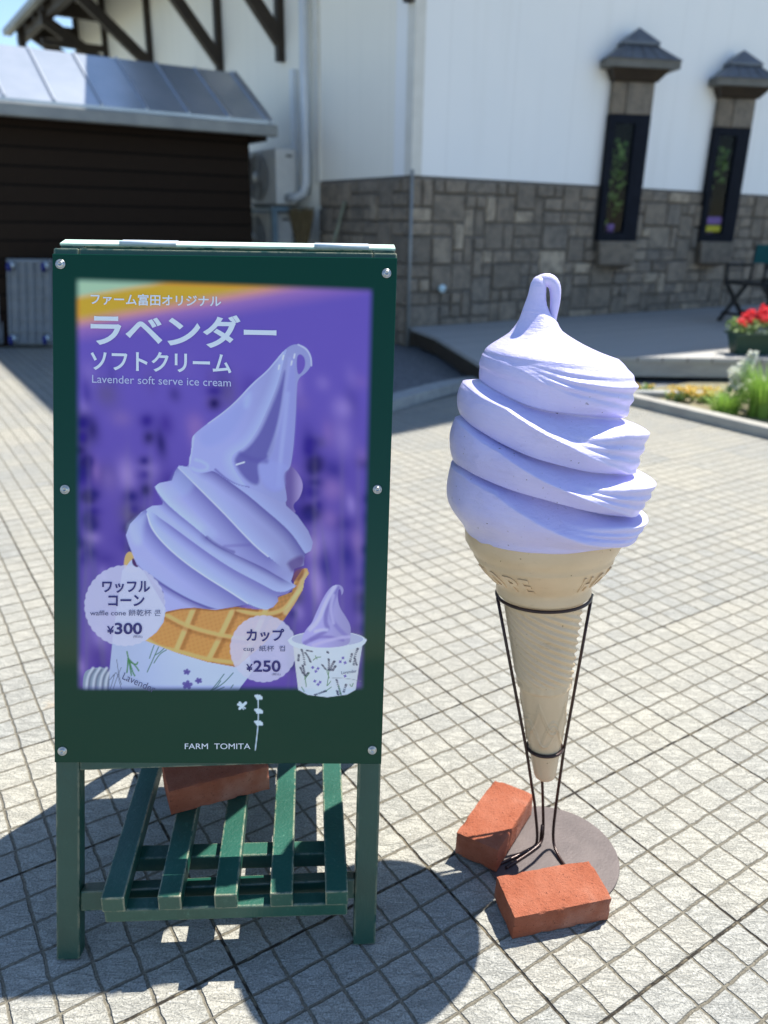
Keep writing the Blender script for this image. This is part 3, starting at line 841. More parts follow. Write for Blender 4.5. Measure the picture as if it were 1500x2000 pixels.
for i in range(nP):
    p, q = Vector(dpts[i]), Vector(dpts[(i + 1) % nP])
    d = (q - p).normalized(); nrm = Vector((-d.y, d.x))
    if (p.y > 8.6 and q.y > 8.6): continue
    p2 = p + nrm * 0.012; q2 = q + nrm * 0.012
    mq = MB() if (p.x < 1.3 and q.x < 1.3) else mb
    mq.hexa([(p2.x, p2.y, 0.045), (q2.x, q2.y, 0.045), (q2.x + nrm.x * .04, q2.y + nrm.y * .04, 0.045), (p2.x + nrm.x * .04, p2.y + nrm.y * .04, 0.045), (p2.x, p2.y, 0.184), (q2.x, q2.y, 0.184), (q2.x + nrm.x * .04, q2.y + nrm.y * .04, 0.184), (p2.x + nrm.x * .04, p2.y + nrm.y * .04, 0.184)])
    if mq is not mb: obj('dark_skirting', mq, m_darkwood, deck)
obj('fascia_board', mb, m_fascia, deck)
mb = MB()
for x, y in ((0.75, 7.4), (1.1, 6.7), (2.1, 7.4), (3.2, 7.5), (4.4, 7.6), (5.6, 7.7), (2.5, 9.0), (4.0, 9.6)):
    b = MB(); b.abox(x - .05, x + .05, y - .05, y + .05, 0, 0.184); obj('support_post', b, m_darkwood, deck)

# planter with red geraniums on the deck
t = thing('flower_planter', 'green planter box of red geraniums on the edge of the deck', 'planter', (3.55, 7.42, 0.22))
mb = MB(); mb.hexa([(3.26, 7.34, .221), (3.93, 7.34, .221), (3.93, 7.52, .221), (3.26, 7.52, .221), (3.22, 7.31, .415), (3.97, 7.31, .415), (3.97, 7.55, .415), (3.22, 7.55, .415)])
obj('box', mb, m_planter, t, bevel=0.012)
mb = MB(); mb.abox(3.205, 3.985, 7.295, 7.315, .395, .42); mb.abox(3.205, 3.985, 7.545, 7.565, .395, .42); mb.abox(3.205, 3.225, 7.315, 7.545, .395, .42); mb.abox(3.965, 3.985, 7.315, 7.545, .395, .42)
obj('rim', mb, m_planter, t)
rnd = random.Random(21)
mb = MB()
for i in range(26): leaf_cluster(mb, (rnd.uniform(3.22, 3.97), rnd.uniform(7.28, 7.55), rnd.uniform(.42, .50)), (.07, .07, .05), 16, .05, rnd)
obj('foliage', mb, m_leaf, t)
mb = MB()
for i in range(24):
    c = (rnd.uniform(3.14, 3.97), rnd.uniform(7.28, 7.5), rnd.uniform(.52, .63))
    leaf_cluster(mb, c, (.045, .045, .032), 42, .028, rnd)
obj('red_blooms', mb, m_redpetal, t)

# chairs on the deck
def chair(x, y, rz, label):
    t = thing('director_chair', label, 'chair', (x, y, 0.22), 'tall dark chairs with teal canvas backs on the deck')
    ca, sa = math.cos(rz), math.sin(rz)
    def P(a, b, c): return Vector((x + a * ca - b * sa, y + a * sa + b * ca, 0.221 + c))
    def bar(mb, p, q, r=.018):
        mb.tube([P(*p), P(*q)], r, 8)
    for sx in (-.27, .27):
        for (p, q) in (((sx, -.24, 0), (sx, .22, .48)), ((sx, .24, 0), (sx, -.22, .48))):
            b = MB(); bar(b, p, q, .028); obj('leg', b, m_black, t, True)
    for sx in (-.27, .27):
        f = MB()
        bar(f, (sx, -.24, .48), (sx, .26, .48)); bar(f, (sx, -.24, .68), (sx, .24, .68), .022); bar(f, (sx, -.22, .48), (sx, -.22, .68)); bar(f, (sx, .22, .48), (sx, .24, .92))
        obj('side_frame', f, m_black, t, True)
    for yy, zz in ((-.2, .1), (.2, .1), (-.2, .47), (.2, .47)):
        b = MB(); bar(b, (-.27, yy, zz), (.27, yy, zz)); obj('stretcher', b, m_black, t, True)
    s = MB(); s.hexa([P(-.27, -.22, .47), P(.27, -.22, .47), P(.27, .22, .47), P(-.27, .22, .47), P(-.27, -.22, .492), P(.27, -.22, .492), P(.27, .22, .492), P(-.27, .22, .492)])
    obj('seat', s, m_black, t)
    b = MB(); b.hexa([P(-.28, .22, .70), P(.28, .22, .70), P(.28, .245, .70), P(-.28, .245, .70), P(-.28, .23, .92), P(.28, .23, .92), P(.28, .255, .92), P(-.28, .255, .92)])
    obj('backrest', b, m_teal, t)
chair(4.55, 10.05, R(-62), 'dark chair with a teal canvas back standing nearer the second window')
chair(4.86, 9.62, R(160), 'dark chair with a teal top rail at the right edge behind the geraniums')
chair(5.25, 10.55, R(20), 'dark chair with a teal back standing farthest behind the other chairs')

# planting bed edging and plants
mb = MB()
a, b = Vector(UV(-0.17, 3.05)), Vector(UV(-0.07, 8.5))
mb.uvbox(-0.20, -0.08, 3.02, 9.0, -0.01, 0.075)
o = obj('timber_edging', mb, m_fascia, None, False, 0.012); tag(o, 'weathered timber edging along the planting bed', 'edging')
mb = MB(); mb.abox(1.95, 2.62, 6.33, 6.41, 0.012, 0.06)
o = obj('stone_edging', mb, m_kerb, None, False, 0.008); tag(o, 'short pale stone edging strip at the back of the planting bed', 'edging')
rnd = random.Random(4)
def grass_clump(x, y, n, h, spread, m, label, name='grass_clump'):
    t = MB()
    for i in range(n):
        a = rnd.uniform(0, 6.28); r0 = rnd.uniform(0, .10); p = Vector((x + math.cos(a) * r0, y + math.sin(a) * r0, .01))
        hh = h * rnd.uniform(.5, 1.05); out = Vector((math.cos(a), math.sin(a), 0)) * spread * rnd.uniform(.3, 1)
        w = Vector((-math.sin(a), math.cos(a), 0)) * rnd.uniform(.004, .008)
        pts = [p + out * q * q + Vector((0, 0, hh * (q - .18 * q * q))) for q in (0, .35, .7, 1.0)]
        vs = []
        for k, q in enumerate(pts): vs += [q - w * (1 - k / 3.2), q + w * (1 - k / 3.2)]
        t.add(vs, [(0, 1, 3, 2), (2, 3, 5, 4), (4, 5, 7, 6)])
    o = obj(name, t, m, None); tag(o, label, 'grass', 'green grassy clumps in the planting bed'); return o
grass_clump(2.80, 5.72, 420, .50, .22, m_grass, 'large bright green grassy clump at the right edge beside the timber edging')
grass_clump(2.55, 5.78, 240, .24, .20, m_grass, 'lower green grassy clump in front of the white flowers')
grass_clump(3.05, 5.50, 380, .46, .22, m_grass, 'tall green grassy clump at the far right of the bed')
t = thing('white_flower_plant', 'pale plant with clusters of white blossom at the back of the bed', 'plant', (2.72, 5.98, .012))
mb = MB(); pet = MB()
for (x, y, z, r) in ((2.66, 5.96, .30, .05), (2.73, 5.98, .33, .05), (2.68, 5.98, .25, .04), (2.80, 5.99, .19, .05), (2.69, 5.99, .19, .04), (2.77, 5.95, .43, .018), (2.75, 5.95, .37, .02), (2.85, 5.93, .24, .05)):
    mb.tube([(2.73 + (x - 2.73) * .3, 5.98, .01), (x, y, z)], .004, 5)
    leaf_cluster(pet, (x, y, z), (r, r, r * .7), 90, .034, rnd)
obj('stems', mb, m_grass, t)
obj('blossom', pet, m_whitepetal, t)
mb = MB(); leaf_cluster(mb, (2.73, 5.98, .10), (.14, .08, .09), 60, .05, rnd); obj('foliage', mb, m_leaf, t)
for i, (x, y, lab) in enumerate(((2.36, 6.22, 'low clump of yellow flowers left of the white blossom'), (2.58, 6.18, 'low clump of deeper yellow flowers directly behind the white blossom'), (2.12, 6.50, 'thin orange yellow flowers along the gravel edge behind the pale stone'))):
    t = thing('yellow_flower_plant', lab, 'plant', (x, y, .012), 'yellow flowering clumps in the planting bed')
    pet = MB(); fo = MB()
    for k in range(16 if i < 2 else 10): leaf_cluster(pet, (x + rnd.uniform(-.10, .10) * (1 if i < 2 else 1.3), y + rnd.uniform(-.05, .05), rnd.uniform(.05, .13) * (1 if i < 2 else .6)), (.03, .03, .015), 14, .025, rnd)
    leaf_cluster(fo, (x, y, .045), (.12, .06, .04), 80, .04, rnd)
    obj('petals', pet, m_yellowpetal, t); obj('foliage', fo, m_leaf, t)

# ================================================================== ADVERTISING SIGN
BL = Vector((-0.6037, 1.0801, 0.0))
ES = Vector((0.99683, 0.0796, 0)).normalized()
LEAN = R(15.5)
NB = Vector((-ES.y, ES.x, 0))
ET = NB * math.sin(LEAN) + Vector((0, 0, 1)) * math.cos(LEAN)
EN = ES.cross(ET).normalized()
SHR = 0.0343
def SP(s, t, off=0.0):   # s across (0 = left edge), t up the face, sheared a little with age
    return BL + ES * (s + SHR * t) + ET * t + EN * off
W_ = 0.604; TOPT = 1.318
sign = thing('advertising_sign', 'green wooden A-frame sign with a lavender soft serve ice cream poster', 'sign', tuple((BL + ES * .3 + NB * .3)))
def spbox(mb, s0, s1, t0, t1, o0, o1):   # o0 back, o1 front
    return mb.hexa([SP(s0, t0, o1), SP(s1, t0, o1), SP(s1, t0, o0), SP(s0, t0, o0), SP(s0, t1, o1), SP(s1, t1, o1), SP(s1, t1, o0), SP(s0, t1, o0)])
PW = 0.043; PD = 0.036
for s0 in (0.0, W_ - PW):
    b = MB(); spbox(b, s0, s0 + PW, 0.004, TOPT, -PD, 0.0); obj('front_post', b, m_greenwood, sign, bevel=0.003)
b = MB(); spbox(b, PW, W_ - PW, TOPT - .05, TOPT, -PD, -0.002); obj('top_rail', b, m_greenwood, sign, bevel=0.002)
b = MB(); spbox(b, PW, W_ - PW, .372, .415, -PD, -0.002); obj('bottom_rail', b, m_greenwood, sign, bevel=0.002)
b = MB(); spbox(b, PW, W_ - PW, .096, .136, -PD, -0.004); obj('crossbar', b, m_greenwood, sign, bevel=0.003)
# rear leaf of the A-frame
T0 = SP(0, TOPT, -PD - .004) + Vector((0, 0, .013))
LB = 1.305
upB = Vector((0.028, -0.165, 1.0)).normalized()
nB = ES.cross(upB).normalized()
def BP(s, t, off=0.0): return T0 + ES * s - upB * (LB - t) + nB * off
zfoot = BP(0, 0).z
LB2 = LB * (T0.z - 0.004) / (T0.z - zfoot)
LB = LB2
def bpbox(mb, s0, s1, t0, t1, o0, o1):
    return mb.hexa([BP(s0, t0, o1), BP(s1, t0, o1), BP(s1, t0, o0), BP(s0, t0, o0), BP(s0, t1, o1), BP(s1, t1, o1), BP(s1, t1, o0), BP(s0, t1, o0)])
for s0 in (0.0, W_ - PW):
    b = MB(); bpbox(b, s0, s0 + PW, 0, LB, -PD, 0.0); obj('rear_post', b, m_greenwood, sign, bevel=0.003)
b = MB(); bpbox(b, PW, W_ - PW, LB - .05, LB, -PD, -.002); obj('top_rail', b, m_greenwood, sign)
b = MB(); bpbox(b, PW, W_ - PW, .090, .130, -PD, -.004); obj('crossbar', b, m_greenwood, sign)
b = MB(); bpbox(b, 0, W_, .385, LB - .008, -PD - .004, -PD - .001); obj('rear_panel', b, m_greenwood, sign)
b = MB(); bpbox(b, 0, W_, LB + .0004, LB + .004, -PD, -.0005); obj('painted_glare_edge', b, m_palewood, sign)  # thin added strip whose pale colour stands for sun on the top edge
for s0 in (.105, .455):
    b = MB(); bpbox(b, s0, s0 + .10, LB + .0044, LB + .0062, -PD + .006, -.006); ho = obj('hinge', b, m_hinge, sign)
    k = MB(); k.tube([BP(s0, LB + .005, -.002), BP(s0 + .10, LB + .005, -.002)], .0045, 8); obj('hinge_pin', k, m_hinge, ho, True)

# ---- the printed sheet: artwork evaluated point by point over the sheet
def to_art(P):   # artwork units of a point of the sheet (measured drawing coordinates)
    d = P - np.array(CAMP)
    x = d @ np.array(EX); y = d @ np.array(EYD); z = d @ np.array(EZ)
    return 750 + 1522 * x / z, 1000 + 1522 * y / z
def from_art(x, y, off=0.0):
    d = EX * ((x - 750) / 1522) + EYD * ((y - 1000) / 1522) + EZ
    o = BL + EN * off
    return CAMP + d * ((o - CAMP).dot(EN) / d.dot(EN))

NX, NY = 440, 640
tb = lambda q: .392 + (.368 - .392) * q
q = np.linspace(0, 1, NX); tt = np.linspace(0, 1, NY)
Q, TT = np.meshgrid(q, tt)
t_ = (.392 + (-.024) * Q) * (1 - TT) + (1.3065 + .0015 * Q) * TT
s_ = Q * W_ + SHR * t_
OFFP = 0.004
PTS = (np.array(BL)[None, None] + s_[..., None] * np.array(ES) + t_[..., None] * np.array(ET) + OFFP * np.array(EN))
AX_, AY_ = to_art(PTS.reshape(-1, 3) - OFFP * np.array(EN))
NPT = AX_.size
def lin(c):
    c = np.asarray(c, float) / 255.0
    return np.where(c > 0.04045, ((c + 0.055) / 1.055) ** 2.4, c / 12.92)
IMG = np.zeros((NPT, 3))
def sst(x, a, b):
    k = np.clip((x - a) / (b - a), 0, 1); return k * k * (3 - 2 * k)
def seld(pts, pad):
    p = np.asarray(pts, float)
    return np.where((AX_ > p[:, 0].min() - pad) & (AX_ < p[:, 0].max() + pad) & (AY_ > p[:, 1].min() - pad) & (AY_ < p[:, 1].max() + pad))[0]
def segdist(idx, pts, closed):
    x, y = AX_[idx], AY_[idx]; best = np.full(x.shape, 1e9)
    n = len(pts)
    for i in range(n if closed else n - 1):
        (x0, y0), (x1, y1) = pts[i], pts[(i + 1) % n]
        dx, dy = x1 - x0, y1 - y0; L = dx * dx + dy * dy + 1e-9
        k = np.clip(((x - x0) * dx + (y - y0) * dy) / L, 0, 1)
        best = np.minimum(best, (x - x0 - k * dx) ** 2 + (y - y0 - k * dy) ** 2)
    return np.sqrt(best)
def inside(idx, pts):
    x, y = AX_[idx], AY_[idx]; r = np.zeros(x.shape, bool); n = len(pts)
    for i in range(n):
        (x0, y0), (x1, y1) = pts[i], pts[(i + 1) % n]
        if y0 == y1: continue
        c = ((y0 > y) != (y1 > y)) & (x < (x1 - x0) * (y - y0) / (y1 - y0) + x0)
        r ^= c
    return r
def smoothpts(pts, closed=True, it=2):
    for _ in range(it):
        o = []; n = len(pts)
        rng = range(n) if closed else range(n - 1)
        if not closed: o.append(pts[0])
        for i in rng:
            a, b = pts[i], pts[(i + 1) % n]
            o += [(a[0] * .75 + b[0] * .25, a[1] * .75 + b[1] * .25), (a[0] * .25 + b[0] * .75, a[1] * .25 + b[1] * .75)]
        if not closed: o.append(pts[-1])
        pts = o
    return pts
def comp(idx, col, al):
    IMG[idx] = IMG[idx] * (1 - al[:, None]) + col * al[:, None]
def poly(pts, col, alpha=1.0, soft=1.0, rnd=True, shade=None):
    if rnd: pts = smoothpts(list(pts))
    idx = seld(pts, soft + 2)
    if not len(idx): return None
    d = segdist(idx, pts, True); sd = np.where(inside(idx, pts), d, -d)
    al = sst(sd, -soft, soft) * alpha
    c = lin(col) if not callable(col) else col(AX_[idx], AY_[idx])
    comp(idx, c, al)
    return idx, sd
def stroke(pts, w, col, alpha=1.0, soft=1.0, rnd=True, clip=None):
    if rnd: pts = smoothpts(list(pts), False)
    idx = seld(pts, w + soft + 2)
    if not len(idx): return
    d = segdist(idx, pts, False)
    al = (1 - sst(d, w - soft, w + soft)) * alpha
    if clip is not None: al = al * CLIP[idx]
    comp(idx, lin(col), al)
def fold(pts, wl, cl, al_, wd, cd, ad):
    # a ridge of the printed swirl: light flank on one side of the line, dark flank on the other
    pts = smoothpts(list(pts), False, 3)
    idx = seld(pts, max(wl, wd) + 2); idx = idx[CLIP[idx] > 0]
    x, y = AX_[idx], AY_[idx]
    best = np.full(x.shape, 1e9); side = np.zeros(x.shape)
    for i in range(len(pts) - 1):
        (x0, y0), (x1, y1) = pts[i], pts[i + 1]
        dx, dy = x1 - x0, y1 - y0; L = dx * dx + dy * dy + 1e-9
        k = np.clip(((x - x0) * dx + (y - y0) * dy) / L, 0, 1)
        d = np.hypot(x - x0 - k * dx, y - y0 - k * dy)
        s = dx * (y - y0) - dy * (x - x0)
        m = d < best
        best = np.where(m, d, best); side = np.where(m, s, side)
    lt = (side < 0) * np.clip(1 - best / wl, 0, 1) ** 1.3 * al_ * CLIP[idx]
    dk = (side >= 0) * np.clip(1 - best / wd, 0, 1) ** 1.1 * ad * sst(best, 0, 2.0) * CLIP[idx]
    comp(idx, lin(cl), lt); comp(idx, lin(cd), dk)
Z3 = lambda pts: [(100 + x / 2.143, 470 + y / 2.143) for x, y in pts]
Z4 = lambda pts: [(100 + x / 2.143, 960 + y / 2.143) for x, y in pts]
Z5 = lambda pts: [(150 + x / 4.5455, 1080 + y / 4.5455) for x, y in pts]
Z6 = lambda pts: [(430 + x / 4.8387, 1100 + y / 4.8387) for x, y in pts]
Z7 = lambda pts: [(230 + x / 3.6585, 660 + y / 3.6585) for x, y in pts]
Z8 = lambda pts: [(230 + x / 3.6585, 900 + y / 3.6585) for x, y in pts]

GREEN = lin((6, 56, 40))
IMG[:] = GREEN
# lavender field photograph with feathered edges
bgc = np.tile(lin((106, 88, 184)), (NPT, 1))
X, Y = AX_, AY_
def bmix(c, a):
    global bgc
    bgc = bgc * (1 - a[:, None]) + lin(c) * a[:, None]
dk = sst(Y, 720, 1100)
bmix((92, 68, 162), dk * .8)
rg = np.random.default_rng(5)
for i in range(190):
    cx = rg.uniform(145, 735); cy = rg.uniform(700, 1345); lx = rg.uniform(9, 24); ly = rg.uniform(12, 34)
    c = [(38, 20, 132), (30, 12, 100), (164, 142, 214), (144, 112, 186), (100, 88, 120), (128, 104, 180), (58, 30, 140), (176, 150, 216)][i % 8]
    g = np.exp(-((X - cx - (Y - cy) * .12) / lx) ** 2 - ((Y - cy) / ly) ** 2) * rg.uniform(.4, .85) * sst(np.full(NPT, cy), 690, 800)
    bmix(c, g)
spk = [(rg.uniform(150, 730), rg.uniform(760, 1150)) for _ in range(22)]
for k_, (sx, sy) in enumerate(spk):
    nb = int(rg.integers(4, 8)); dxs = rg.uniform(-.15, .15)
    for m_ in range(nb):
        cy = sy + m_ * rg.uniform(24, 40); cx = sx + (cy - sy) * dxs + rg.uniform(-5, 5)
        g = np.exp(-((X - cx) / rg.uniform(11, 17)) ** 2 - ((Y - cy) / rg.uniform(10, 16)) ** 2) * rg.uniform(.75, .98)
        bmix([(34, 14, 118), (48, 22, 136), (30, 10, 90)][(k_ + m_) % 3], g)
    g = np.exp(-((X - sx - (Y - sy) * dxs) / 4) ** 2) * sst(Y, sy + 100, sy + 180) * .12
    bmix((120, 126, 120), g)
for cx in (175, 250, 295, 615, 668, 700):
    g = np.exp(-((X - cx) / 6) ** 2) * sst(Y, 820, 950) * .16 * (1 - sst(Y, 1200, 1330))
    bmix((140, 128, 160), g)
qq = Y + .17 * (X - 150)
bmix((196, 138, 190), (1 - sst(qq, 618, 682)) * .75)
bmix((238, 170, 50), (1 - sst(qq, 612, 650)) * (1 - sst(X, 500, 660)))
bmix((170, 206, 172), (1 - sst(qq, 572, 592)) * (1 - sst(X, 290, 345)))
lft = 153 + 4 * (Y - 545) / 800; rgt = 725 - 20 * (Y - 565) / 775; top = 548 + 20 * (X - 150) / 577; bott = 1342
fe = 9
am = sst(X - lft, -fe, fe) * sst(rgt - X, -fe, fe) * sst(Y - top, -fe, fe) * sst(bott - Y, -fe * .8, fe * .8)
IMG[:] = IMG * (1 - am[:, None]) + bgc * am[:, None]
AM = am
CLIP = np.ones(NPT)

# paper sleeve and side garnish (fade out with the photograph)
save = IMG.copy()
poly(Z5([(60, 1090), (100, 1020), (300, 1003), (300, 1273), (60, 1260)]), (140, 158, 178))
for a in (90, 150, 210, 260):
    stroke(Z5([(a + 60, 1020), (a + 10, 1100), (a, 1250)]), 3, (196, 206, 222), .9, 2)
    stroke(Z5([(a + 75, 1030), (a + 28, 1100), (a + 20, 1250)]), 2, (96, 104, 130), .7, 2)
poly(Z5([(500, -10), (440, 120), (410, 150), (330, 700), (300, 1000), (290, 1290), (1395, 1290), (1460, 1180), (1560, 1050), (1500, 700), (800, 500)]), lambda x, y: lin((186, 202, 238))[None] * (0.86 + .20 * sst(x, 220, 400))[:, None], rnd=False)
for p in ([(450, 870), (470, 960), (490, 1080)], [(460, 930), (530, 1000), (555, 1040)], [(470, 950), (500, 1050), (520, 1085)], [(460, 940), (455, 1020), (450, 1055)], [(545, 965), (535, 990), (470, 960)]):
    stroke(Z5(p), 1.3, (62, 128, 74), .95, .8)
for p in ([(690, 815), (670, 870), (650, 930)], [(730, 830), (690, 920), (630, 1050)], [(800, 855), (740, 890), (690, 970)], [(780, 840), (740, 880), (700, 900)], [(1310, 1070), (1250, 1150), (1190, 1220)], [(1390, 1060), (1300, 1160), (1170, 1230)], [(1280, 1130), (1240, 1190), (1180, 1225)], [(1390, 1165), (1370, 1195)], [(1310, 1185), (1240, 1215), (1190, 1230)]):
    stroke(Z5(p), 1.0, (70, 118, 96), .9, .8)
for p in ([(360, 940), (375, 1060), (400, 1160)], [(330, 1090), (360, 1040), (400, 1200)], [(300, 1120), (350, 1050), (300, 1210)], [(400, 1010), (350, 1130), (330, 1200)]):
    stroke(Z5(p), .7, (86, 96, 118), .8, .6)
for cx, cy, r in ((980, 1050, 22), (1085, 1128, 22), (985, 1165, 32)):
    for k in range(5):
        a = k * 1.257 + cx; stroke(Z5([(cx, cy), (cx + math.cos(a) * r, cy + math.sin(a) * r * .8)]), r / 9, (92, 82, 158), .95, 1, False)
IMG[:] = save * (1 - AM[:, None]) + IMG * AM[:, None]

# waffle cone
poly(Z8([(100, 640), (60, 660), (45, 740), (60, 780), (110, 740), (125, 690)]), (222, 176, 112))
poly(Z8([(110, 690), (60, 760), (55, 800), (160, 790), (150, 740)]), (190, 200, 238))
poly(Z8([(108, 680), (105, 740), (150, 765), (148, 735)]), (76, 36, 96))
WAF = Z8([(345, 1075), (430, 1055), (550, 1045), (700, 1062), (850, 1040), (1000, 1060), (1110, 1045), (1150, 970), (1245, 935), (1262, 860), (1320, 770), (1352, 765), (1368, 802), (1335, 850), (1322, 920), (1265, 1020), (1190, 1130), (1050, 1300), (850, 1470), (640, 1432), (420, 1366), (200, 1280), (280, 1222), (330, 1150)])
poly(WAF, lambda x, y: lin((208, 146, 78))[None] * (1.02 - .30 * sst(x, 450, 600) + .10 * np.sin(x * .5 + y * .31) * np.sin(x * .23 - y * .47))[:, None], rnd=False)
dd = inside(np.arange(NPT), WAF); CLIP = dd.astype(float)
for p in ([(545, 1050), (480, 1210), (412, 1370)], [(825, 1060), (740, 1240), (640, 1440)], [(1060, 1060), (980, 1250), (880, 1450)]):
    q_ = [(x + 24, y + 6) for x, y in p]
    stroke(Z8(q_), 7, (142, 82, 30), .55, 4, clip=1); stroke(Z8(p), 5, (236, 188, 118), .95, 2.5, clip=1)
for p in ([(345, 1095), (500, 1180), (740, 1245), (950, 1270)], [(215, 1275), (300, 1330), (420, 1350), (640, 1415), (860, 1440)], [(860, 1060), (960, 1090), (1100, 1090), (1190, 1060), (1265, 960), (1325, 900)]):
    q_ = [(x - 4, y + 18) for x, y in p]
    stroke(Z8(q_), 6, (142, 82, 30), .5, 4, clip=1); stroke(Z8(p), 4, (232, 184, 112), .9, 2.5, clip=1)
stroke(Z8([(345, 1080), (450, 1052), (550, 1048), (700, 1064), (850, 1044), (1000, 1064)]), 3, (150, 92, 44), .8, 2, clip=1)
stroke(Z8([(1200, 1080), (1280, 960), (1345, 800)]), 5, (240, 200, 140), .7, 3, clip=1)
stroke(Z8([(1250, 870), (1300, 790), (1345, 770)]), 5, (226, 170, 104), .9, 2, clip=1)
poly(Z8([(1262, 780), (1240, 870), (1320, 840), (1340, 775), (1315, 762)]), (130, 72, 44), .7, 3)
CLIP = np.ones(NPT)

# main printed swirl
poly(Z8([(1215, 40), (1250, 40), (1305, 110), (1328, 180), (1300, 270), (1246, 315), (1282, 384), (1200, 330), (1170, 150)]), lambda x, y: (lin((110, 92, 160))[None] * (1 - sst(x, 565, 592))[:, None] + lin((168, 152, 206))[None] * sst(x, 565, 592)[:, None]))
LOW = Z8([(510, 45), (440, 33), (412, 80), (390, 140), (300, 158), (266, 185), (290, 232), (326, 290), (322, 315), (250, 320), (170, 368), (92, 450), (62, 530), (84, 600), (108, 660), (140, 740), (200, 800), (260, 862), (330, 935), (345, 1075), (460, 1052), (550, 1045), (700, 1062), (820, 1042), (920, 1022), (1000, 1052), (1060, 1062), (1112, 1042), (1147, 1000), (1142, 965), (1212, 945), (1277, 890), (1235, 865), (1252, 820), (1262, 770), (1330, 745), (1336, 664), (1382, 640), (1394, 580), (1362, 500), (1284, 390), (1205, 320), (1180, 200), (1150, -30), (700, -30), (515, -30)])
poly(LOW, lambda x, y: lin((166, 170, 224))[None] * (1.12 - .28 * sst(x + .3 * (y - 1000), 330, 620))[:, None], rnd=False)
CLIP = inside(np.arange(NPT), smoothpts(LOW, True, 1)).astype(float)
LT = (196, 212, 244); DK = (108, 104, 186)
fold(Z8([(640, 50), (700, 70), (850, 180), (950, 255), (1060, 350), (1150, 425), (1250, 520), (1335, 650)]), 26, (172, 186, 234), .75, 26, (92, 84, 160), .95)
fold(Z8([(440, 40), (520, 130), (640, 250), (780, 390), (900, 520), (1000, 620), (1075, 680)]), 32, (178, 192, 236), .85, 40, (112, 108, 182), .95)
fold(Z8([(266, 185), (330, 280), (430, 372), (560, 475), (640, 545)]), 26, (190, 210, 244), .9, 20, (112, 108, 184), .95)
fold(Z8([(640, 545), (700, 590), (760, 625), (900, 690), (1050, 760), (1150, 820), (1240, 870)]), 24, (150, 150, 214), .5, 16, (86, 72, 156), .95)
fold(Z8([(300, 400), (400, 470), (520, 560), (700, 690), (860, 790), (1020, 870), (1160, 950), (1275, 895)]), 30, (180, 194, 238), .85, 22, (116, 112, 188), .9)
fold(Z8([(213, 370), (232, 470), (330, 590), (480, 720), (640, 832), (800, 930), (930, 1020), (1050, 1060)]), 34, (182, 200, 240), .9, 34, (112, 110, 186), .95)
fold(Z8([(130, 715), (200, 790), (340, 890), (500, 980), (640, 1040), (715, 1062)]), 20, (170, 182, 232), .6, 14, (90, 78, 160), .95)
stroke(Z8([(436, 48), (520, 132), (640, 252), (780, 392), (900, 522), (1000, 622), (1075, 682)]), 1.3, (214, 222, 250), .8, 1.2, clip=1)
stroke(Z8([(214, 380), (250, 490), (340, 600), (480, 722), (640, 832), (800, 930), (930, 1015)]), 1.3, (214, 222, 250), .85, 1.2, clip=1)
stroke(Z8([(640, 545), (700, 595), (765, 628), (830, 650)]), 3.0, (84, 70, 152), .6, 2.6, clip=1)
stroke(Z8([(765, 608), (900, 600), (940, 600)]), 3.0, (112, 100, 180), .45, 3.0, clip=1)
stroke(Z8([(200, 790), (340, 892), (500, 985), (640, 1042), (712, 1062)]), 1.8, (84, 74, 160), .8, 1.4, clip=1)
poly(Z8([(1205, 720), (1330, 660), (1335, 745), (1250, 800), (1225, 760)]), (88, 52, 128), .75, 5)
poly(Z8([(70, 470), (110, 430), (180, 380), (215, 372), (180, 480), (180, 600), (110, 600)]), (190, 206, 244), .5, 8)
poly(Z8([(380, 150), (440, 40), (500, 90), (560, 170), (480, 260), (340, 250)]), (176, 196, 240), .35, 8)
CLIP = np.ones(NPT)
TOPP = Z7([(1182, 100), (1232, 56), (1290, 44), (1350, 70), (1384, 128), (1388, 190), (1350, 250), (1285, 292), (1278, 400), (1272, 560), (1256, 780), (1240, 900), (1225, 935), (1186, 965), (1184, 1010), (1205, 1098), (1212, 1190), (1100, 1140), (935, 1066), (850, 1050), (760, 1000), (690, 945), (640, 960), (540, 975), (518, 915), (512, 880), (530, 800), (530, 720), (552, 684), (640, 615), (760, 530), (850, 450), (960, 325), (1060, 245), (1120, 170)])
poly(TOPP, lambda x, y: lin((162, 168, 224))[None] * (1.10 - .22 * sst(x, 430, 560))[:, None])
CLIP = inside(np.arange(NPT), smoothpts(TOPP)).astype(float)
poly(Z7([(1205, 190), (1150, 370), (1080, 540), (1010, 690), (930, 790), (830, 850), (850, 930), (930, 1030), (1010, 1060), (1020, 960), (1000, 900), (1080, 860), (1120, 740), (1160, 560), (1185, 400)]), (98, 92, 168), .9, 5)
poly(Z7([(1190, 400), (1215, 200), (1260, 120), (1275, 300), (1270, 560), (1252, 780), (1225, 930), (1190, 960), (1195, 1090), (1080, 1110), (1010, 1000), (1010, 900), (1100, 860), (1140, 700)]), (152, 156, 220), .85, 5)
fold(Z7([(1200, 120), (1150, 330), (1070, 520), (1000, 670), (920, 780), (810, 840), (830, 930), (900, 1030)]), 4, (186, 200, 240), .1, 22, (180, 196, 240), .8)
stroke(Z7([(1230, 150), (1195, 400), (1150, 640), (1080, 830)]), 3, (172, 180, 232), .5, 4, clip=1)
stroke(Z7([(1215, 400), (1190, 640), (1160, 900), (1150, 1050)]), 4, (176, 188, 236), .5, 4, clip=1)
poly(Z7([(1000, 890), (1100, 870), (1190, 900), (1230, 930), (1180, 960), (1195, 1080), (1100, 1090), (1020, 1010)]), (158, 166, 228), .7, 6)
stroke(Z7([(880, 830), (960, 870), (1060, 880)]), 5, (96, 88, 168), .6, 5, clip=1)
